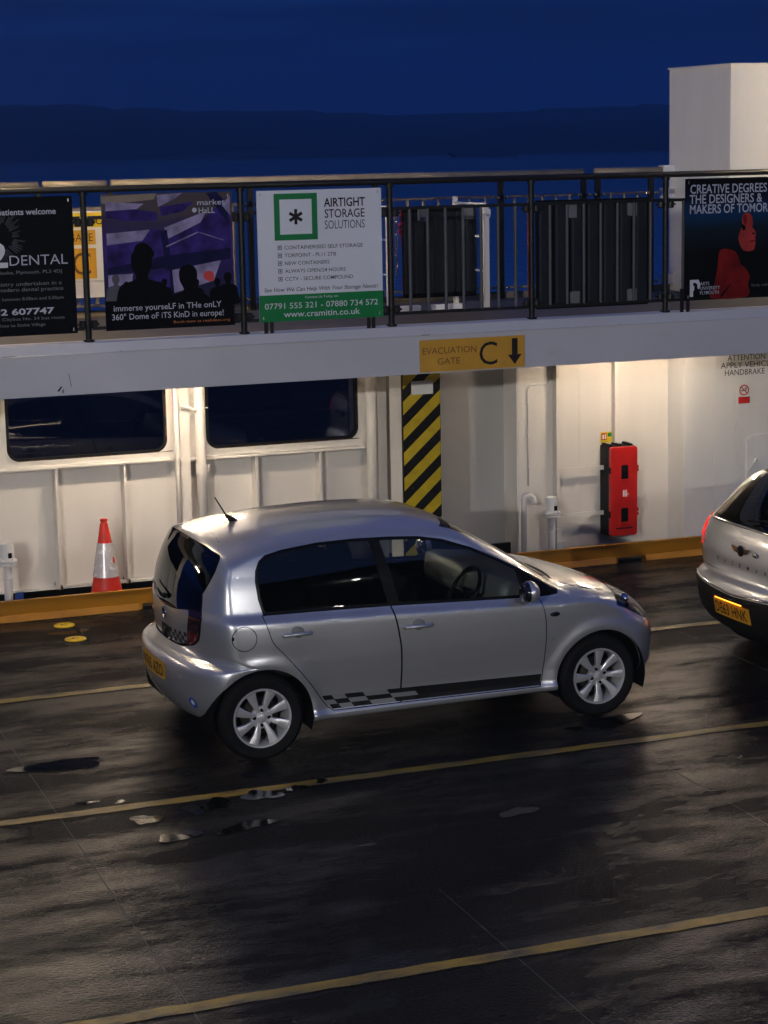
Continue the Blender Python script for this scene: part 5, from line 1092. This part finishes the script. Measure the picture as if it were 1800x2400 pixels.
    for r_ in range(3):
        e_ = tops[r_]; v1 = 1-r_/3; v0 = 1-(r_+1)/3
        for i in range(len(e_)-1): decal(sh, 'chequer', [zz(e_[i]+.020, v0), zz(e_[i+1]+.022, v0), zz(e_[i+1], v1), zz(e_[i], v1)], 'y', 'decal_black' if pat[r_][i] else 'decal_grey', car, 0.0012)
        decal(sh, 'side_stripe', [zz(e_[-1]+.022, v0), zz(1.962+v0*.014, v0), zz(1.962+v1*.014, v1), zz(e_[-1], v1)], 'y', 'decal_black', car, 0.0012)
    for i in range(8):
        for r_ in range(3):
            y0 = -0.395+0.042*i; y1 = y0+0.042; z0 = 0.712+0.026*r_+0.02*((abs(y0+0.021))/0.40)**2; 
            if i > 6 or (i+r_) % 2 == 0: decal(sh, 'chequer', [(y0, z0), (y1, z0), (y1, z0+0.026), (y0, z0+0.026)], 'x', 'decal_black', tg, 0.0022, cell=0.05)
    decal(sh, 'rear_stripe', [(-0.06, 0.714), (0.10, 0.714), (0.10, 0.79), (-0.06, 0.79)], 'x', 'decal_black', tg, 0.0022)
    st = decal(sh, 'sticker', [(-0.555+0.038*math.cos(R(a)), 0.385+0.038*math.sin(R(a))) for a in range(0, 360, 24)], 'x', 'sticker_blue', car, 0.002)
    if st: decal(sh, 'sticker_mark', [(-0.555+0.018*math.cos(R(a)), 0.388+0.018*math.sin(R(a))) for a in range(0, 360, 45)], 'x', 'print_white', st, 0.003)
    q = sh.hit(2.062, 0.769, 'y', 0.001)
    obj('side_indicator', MB().ball((q.x, q.y, q.z), 0.036, 14, 8, (1.05, 0.18, 0.45)), 'gloss_black', car, True)
    # roof aerial
    obj('aerial_foot', MB().tube([(0.10, 0.0, 1.432), (0.06, 0.0, 1.462), (0.035, 0, 1.488)], 0.026, 10, r1=0.009), 'rubber_black', car, True)
    obj('aerial', MB().tube([(0.04, 0.0, 1.48), (-0.035, 0.0, 1.608)], 0.006, 6, r1=0.004), 'rubber_black', car, True)
    sl = obj('fuel_flap_notch', MB().ball(tuple(sh.hit(-0.188, 0.836, 'y', -0.001)), 0.013, 10, 6, (1, 0.3, 1)), 'matt_black', ff, True)
    obj('brake_light', MB().add([sh.hit(y_, 1.376, 'x', 0.002) for y_ in (-0.09, 0.09)]+[sh.hit(y_, 1.360, 'x', 0.002) for y_ in (0.09, -0.09)], [(0, 1, 2, 3)]), 'lamp_smoke', tg)
    car.location = (3.6258, 12.9331, 0); car.rotation_euler = (0, 0, R(1.307))
    return car
hatchback()

# ---- the pale three-door car cut off by the right edge of the picture
def coupe():
    car = thing('pale_silver_car', 'pale silver car with red tail lamp cut off by the right edge', 'car', (0, 0, 0))
    sil = [(-0.52, 0.24, .25, 2.6), (-0.64, 0.30, .30, 2.4), (-0.70, 0.40, .32, 2.4), (-0.725, 0.52, .32, 2.4), (-0.722, 0.60, .31, 2.4), (-0.700, 0.66, .30, 2.4), (-0.665, 0.695, .29, 2.5), (-0.652, 0.74, .28, 2.6), (-0.645, 0.86, .27, 2.7), (-0.628, 0.97, .26, 2.7), (-0.598, 1.045, .25, 2.7), (-0.575, 1.088, .24, 2.6),
        (-0.475, 1.195, .22, 2.6), (-0.315, 1.335, .18, 2.6), (-0.20, 1.415, .14, 2.6), (-0.13, 1.44, .12, 2.6), (0.15, 1.468, .12, 2.8), (0.6, 1.505, .12, 2.8), (1.05, 1.515, .12, 2.8), (1.45, 1.485, .12, 2.8), (1.68, 1.42, .12, 2.8), (1.95, 1.27, .13, 2.7), (2.25, 1.085, .13, 2.7), (2.36, 1.045, .13, 2.7), (2.65, 1.01, .14, 2.6), (2.98, 0.95, .20, 2.5), (3.20, 0.85, .28, 2.4), (3.32, 0.70, .34, 2.3), (3.365, 0.52, .36, 2.3), (3.34, 0.36, .34, 2.3), (3.25, 0.25, .28, 2.5), (3.0, 0.21, .10, 3),
        (2.5, 0.21, .06, 3), (1.9, 0.21, .05, 3), (1.3, 0.21, .05, 3), (0.7, 0.21, .05, 3), (0.1, 0.21, .06, 3)]
    prof = pchip([.12, .22, .30, .36, .48, .60, .75, .88, .98, 1.04, 1.08, 1.14, 1.25, 1.38, 1.55], [.93, .965, .98, .978, .985, .995, 1.0, .992, .97, .94, .905, .87, .82, .745, .64])
    AX, AZ, AR = (0.0, 2.595), 0.325, 0.375
    def Yf(x, z):
        y = 0.89*(1-0.09*np.clip((0.2-x)/0.92, 0, 1)**2-0.12*np.clip((x-2.2)/1.16, 0, 1.2)**2)*prof(z)
        for ax in AX:
            r = np.hypot(x-ax, z-AZ); y = y+0.022*np.exp(-((r-0.40)/0.06)**2)*np.clip((0.9-z)/0.12, 0, 1)*np.clip((z-0.16)/0.1, 0, 1)
        return y
    sh = Shell(sil, (0.25, 2.1, 0.66), Yf, 0.016, 24, 36); sh.keep()
    arch = lambda v: np.minimum(np.hypot(v[:, 0]-AX[0], v[:, 2]-AZ), np.hypot(v[:, 0]-AX[1], v[:, 2]-AZ))-AR
    sh.carve(lambda v: np.maximum(arch(v), 0.45-np.abs(v[:, 1])), 'void')
    dlo = [(-.16, 1.13), (-.02, 1.24), (.18, 1.335), (.5, 1.385), (.9, 1.395), (1.3, 1.37), (1.6, 1.30), (1.9, 1.175), (2.1, 1.085), (2.1, 1.06), (1.2, 1.075), (.3, 1.10)]
    sd = lambda v: poly_sdf(dlo, v[:, 0], v[:, 2])
    sh.carve(lambda v: sd(v)-0.005, 'frame'); sh.carve(lambda v: np.maximum(sd(v)+0.018, np.minimum(np.abs(v[:, 0]-0.55)-9, v[:, 0]-9)), 'glass_side', ('frame',))
    def rg(v):
        a = np.abs(v[:, 1]); return np.maximum.reduce([a-(0.60-0.45*np.clip(v[:, 2]-1.09, 0, 1)), v[:, 2]-1.40, 1.088-0.03*a*a-v[:, 2], v[:, 0]-0.02])
    sh.carve(lambda v: rg(v)-0.018, 'frame'); sh.carve(rg, 'rear_window', ('frame',))
    def ws(v):
        a = np.abs(v[:, 1]); return np.maximum.reduce([a-(0.56+(1.43-v[:, 2])*0.32), v[:, 2]-1.43, 1.075-v[:, 2], 1.4-v[:, 0]])
    sh.carve(lambda v: ws(v)-0.012, 'frame'); sh.carve(lambda v: ws(v)+0.01, 'windscreen', ('frame',))
    # upright wrap-round tail lamps
    def lamp(v): return ((v[:, 2]-0.945)/0.118)**2+((np.abs(v[:, 1])-0.735)/0.085)**2+np.where(v[:, 0] > -0.2, 9, 0)-1
    sh.carve(lambda v: 0.07*(lamp(v)-0.35), 'lamp_rim'); sh.carve(lambda v: 0.07*lamp(v), 'lamp', ('lamp_rim',))
    sh.carve(lambda v: np.maximum(v[:, 2]-(0.575+0.05*np.abs(v[:, 1])), v[:, 0]+0.30), 'lower_bumper')
    sh.carve(lambda v: np.maximum(np.abs(v[:, 2]-0.335)-0.0, 9), 'none')
    # tailgate outline
    def tgl(v):
        a = np.abs(v[:, 1]); return np.abs(np.maximum(np.maximum(a-(0.69-0.25*np.clip(0.82-v[:, 2], 0, 1)), 0.712-v[:, 2]), np.maximum(v[:, 2]-1.07, v[:, 0]+0.3)))
    sh.line(tgl, 0.003)
    fd = [(.55, 1.05), (.50, .80), (.46, .62), (.50, .40), (.60, .30), (2.05, .29), (2.12, .5), (2.14, .8), (2.06, 1.03)]
    sh.carve(lambda v: poly_sdf(fd, v[:, 0], v[:, 2]), 'door', gap=0.003)
    b = sh.P
    sh.mesh('body', b['body'], 'pale_silver_paint', car); sh.mesh('panel_gap', b['gap'], 'matt_black', car, 0.004); sh.mesh('window_frame', b['frame'], 'trim_black', car, 0.001)
    sh.mesh('windscreen', b['windscreen'], 'clear_glass', car, 0.003); sh.mesh('rear_window', b['rear_window'], 'tinted_glass', car, 0.003); sh.mesh('lower_bumper', b['lower_bumper'], 'rubber_black', car)
    for sg in (-1, 1):
        sh.mesh('door', sh.side(b['door'], sg), 'pale_silver_paint', car); sh.mesh('side_window', sh.side(b['glass_side'], sg), 'tinted_glass', car, 0.003)
        l_ = sh.mesh('tail_lamp', sh.side(b['lamp'], sg), 'tail_light_red', car, -0.004); sh.mesh('lamp_surround', sh.side(b['lamp_rim'], sg), 'chrome', l_)
        decal(sh, 'lamp_divider', [(sg*0.735-0.08, 0.862), (sg*0.735+0.08, 0.862), (sg*0.735+0.08, 0.912), (sg*0.735-0.08, 0.912)], 'x', 'lamp_smoke', l_, 0.009)
    lin = b['body']; z = sh.V[lin][:, :, 2].mean(1); sh.mesh('interior_trim', lin[z > 0.5], 'fabric_dark', car, 0.03, True)
    seat(car, 1.05, -0.38, 'fabric_dark'); seat(car, 1.05, 0.38, 'fabric_dark'); rbox('rear_seat', 'fabric_dark', car, 0.2, 1.2, 0.6, (0.0, 0, 0.85), (0, R(-18)), 0.05)
    for ax in AX:
        for sg in (-1, 1):
            wheel(car, ax, sg*0.765, 0.325, 0.225, 0.20, sg, 5, 0.4)
            n = 18; vs_ = []
            for k in range(n+1):
                a = R(-18+216*k/n); vs_ += [(ax+(AR+0.004)*math.cos(a), sg*0.46, AZ+(AR+0.004)*math.sin(a)), (ax+(AR+0.004)*math.cos(a), sg*0.865, AZ+(AR+0.004)*math.sin(a))]
            obj('wheel_well', MB().add(vs_, [(2*k, 2*k+1, 2*k+3, 2*k+2) for k in range(n)]).add([(ax, sg*0.46, AZ)]+vs_[0::2], [(0, k+1, k+2) for k in range(n)]), 'matt_black', car)
    # plate, letters, winged badge, waist strip, exhaust reflector
    pl = obj('number_plate', MB().add([sh.hit(y_, z_, 'x', 0.008) for z_ in (0.405, 0.525) for y_ in [-0.25+0.50*k/8 for k in range(9)]], [(k, k+1, k+10, k+9) for k in range(8)]), 'plate_yellow', car, True)
    decal_text(sh, 'DE63 HNK', 0.082, 0.44, (0.0, 0.466), 'x', 'print_black', pl, 0.011, 0.010)
    obj('plate_lamp_strip', MB().tube([sh.hit(0.19, 0.540, 'x', 0.022), sh.hit(0.0, 0.540, 'x', 0.022), sh.hit(-0.17, 0.540, 'x', 0.022)], 0.006, 6), 'plate_lamp', pl)
    obj('plate_visor', MB().add([sh.hit(y_, 0.552, 'x', l2) for l2 in (0.0, 0.045) for y_ in [-0.27+0.54*k/6 for k in range(7)]]+[sh.hit(y_, 0.562, 'x', l2) for l2 in (0.0, 0.045) for y_ in [-0.27+0.54*k/6 for k in range(7)]], [(k, k+1, k+8, k+7) for k in range(6)]+[(k+14, k+15, k+22, k+21) for k in range(6)]+[(k+7, k+8, k+22, k+21) for k in range(6)]), 'trim_black', car)
    for k, ch_ in enumerate('PACEMAN'): decal_text(sh, ch_, 0.030, 0.022 if ch_ not in 'M' else 0.028, (0.33-0.11*k, 0.795), 'x', 'trim_black', car, 0.003, 0.02, 'badge_letter')
    bx = sh.hit(0.0, 0.915, 'x', 0.006).x
    bg_ = obj('badge', MB().lathe([(0.042, 0.0), (0.042, -0.008), (0.034, -0.012)], (bx, 0, 0.905), 'x', 18), 'trim_black', car, True)
    for sg in (-1, 1): obj('badge_wing', MB().prism([(sg*0.042, 0.925), (sg*0.13, 0.935), (sg*0.115, 0.915), (sg*0.09, 0.893), (sg*0.042, 0.885)], bx-0.006, bx, 'x'), 'chrome', bg_)
    obj('waist_strip', MB().tube([sh.hit(y_, 1.068-0.03*y_*y_, 'x', 0.004) for y_ in [-0.66+1.32*k/16 for k in range(17)]], 0.010, 6), 'chrome', car, True)
    obj('boot_handle', MB().ball(sh.hit(-0.20, 0.905, 'x', 0.006), 0.03, 12, 6, (0.4, 1.6, 0.7)), 'chrome', car, True)
    wq = obj('rear_wiper', MB().tube([sh.hit(0.0, 1.105, 'x', 0.03), sh.hit(-0.2, 1.13, 'x', 0.025), sh.hit(-0.42, 1.16, 'x', 0.02)], 0.009, 6), 'trim_black', car, True)
    for sg in (-1, 1):
        decal(sh, 'rear_reflector', [(sg*0.57-0.03, 0.40), (sg*0.57+0.03, 0.40), (sg*0.57+0.03, 0.53), (sg*0.57-0.03, 0.53)], 'x', 'lamp_smoke', car, 0.004)
    obj('bumper_strip', MB().tube([sh.hit(y_, 0.590+0.05*abs(y_), 'x', 0.002) for y_ in [-0.74+1.48*k/20 for k in range(21)]], 0.008, 6), 'chrome', car, True)
    car.location = (8.20, 12.91, 0); car.rotation_euler = (0, 0, R(0.8))
coupe()
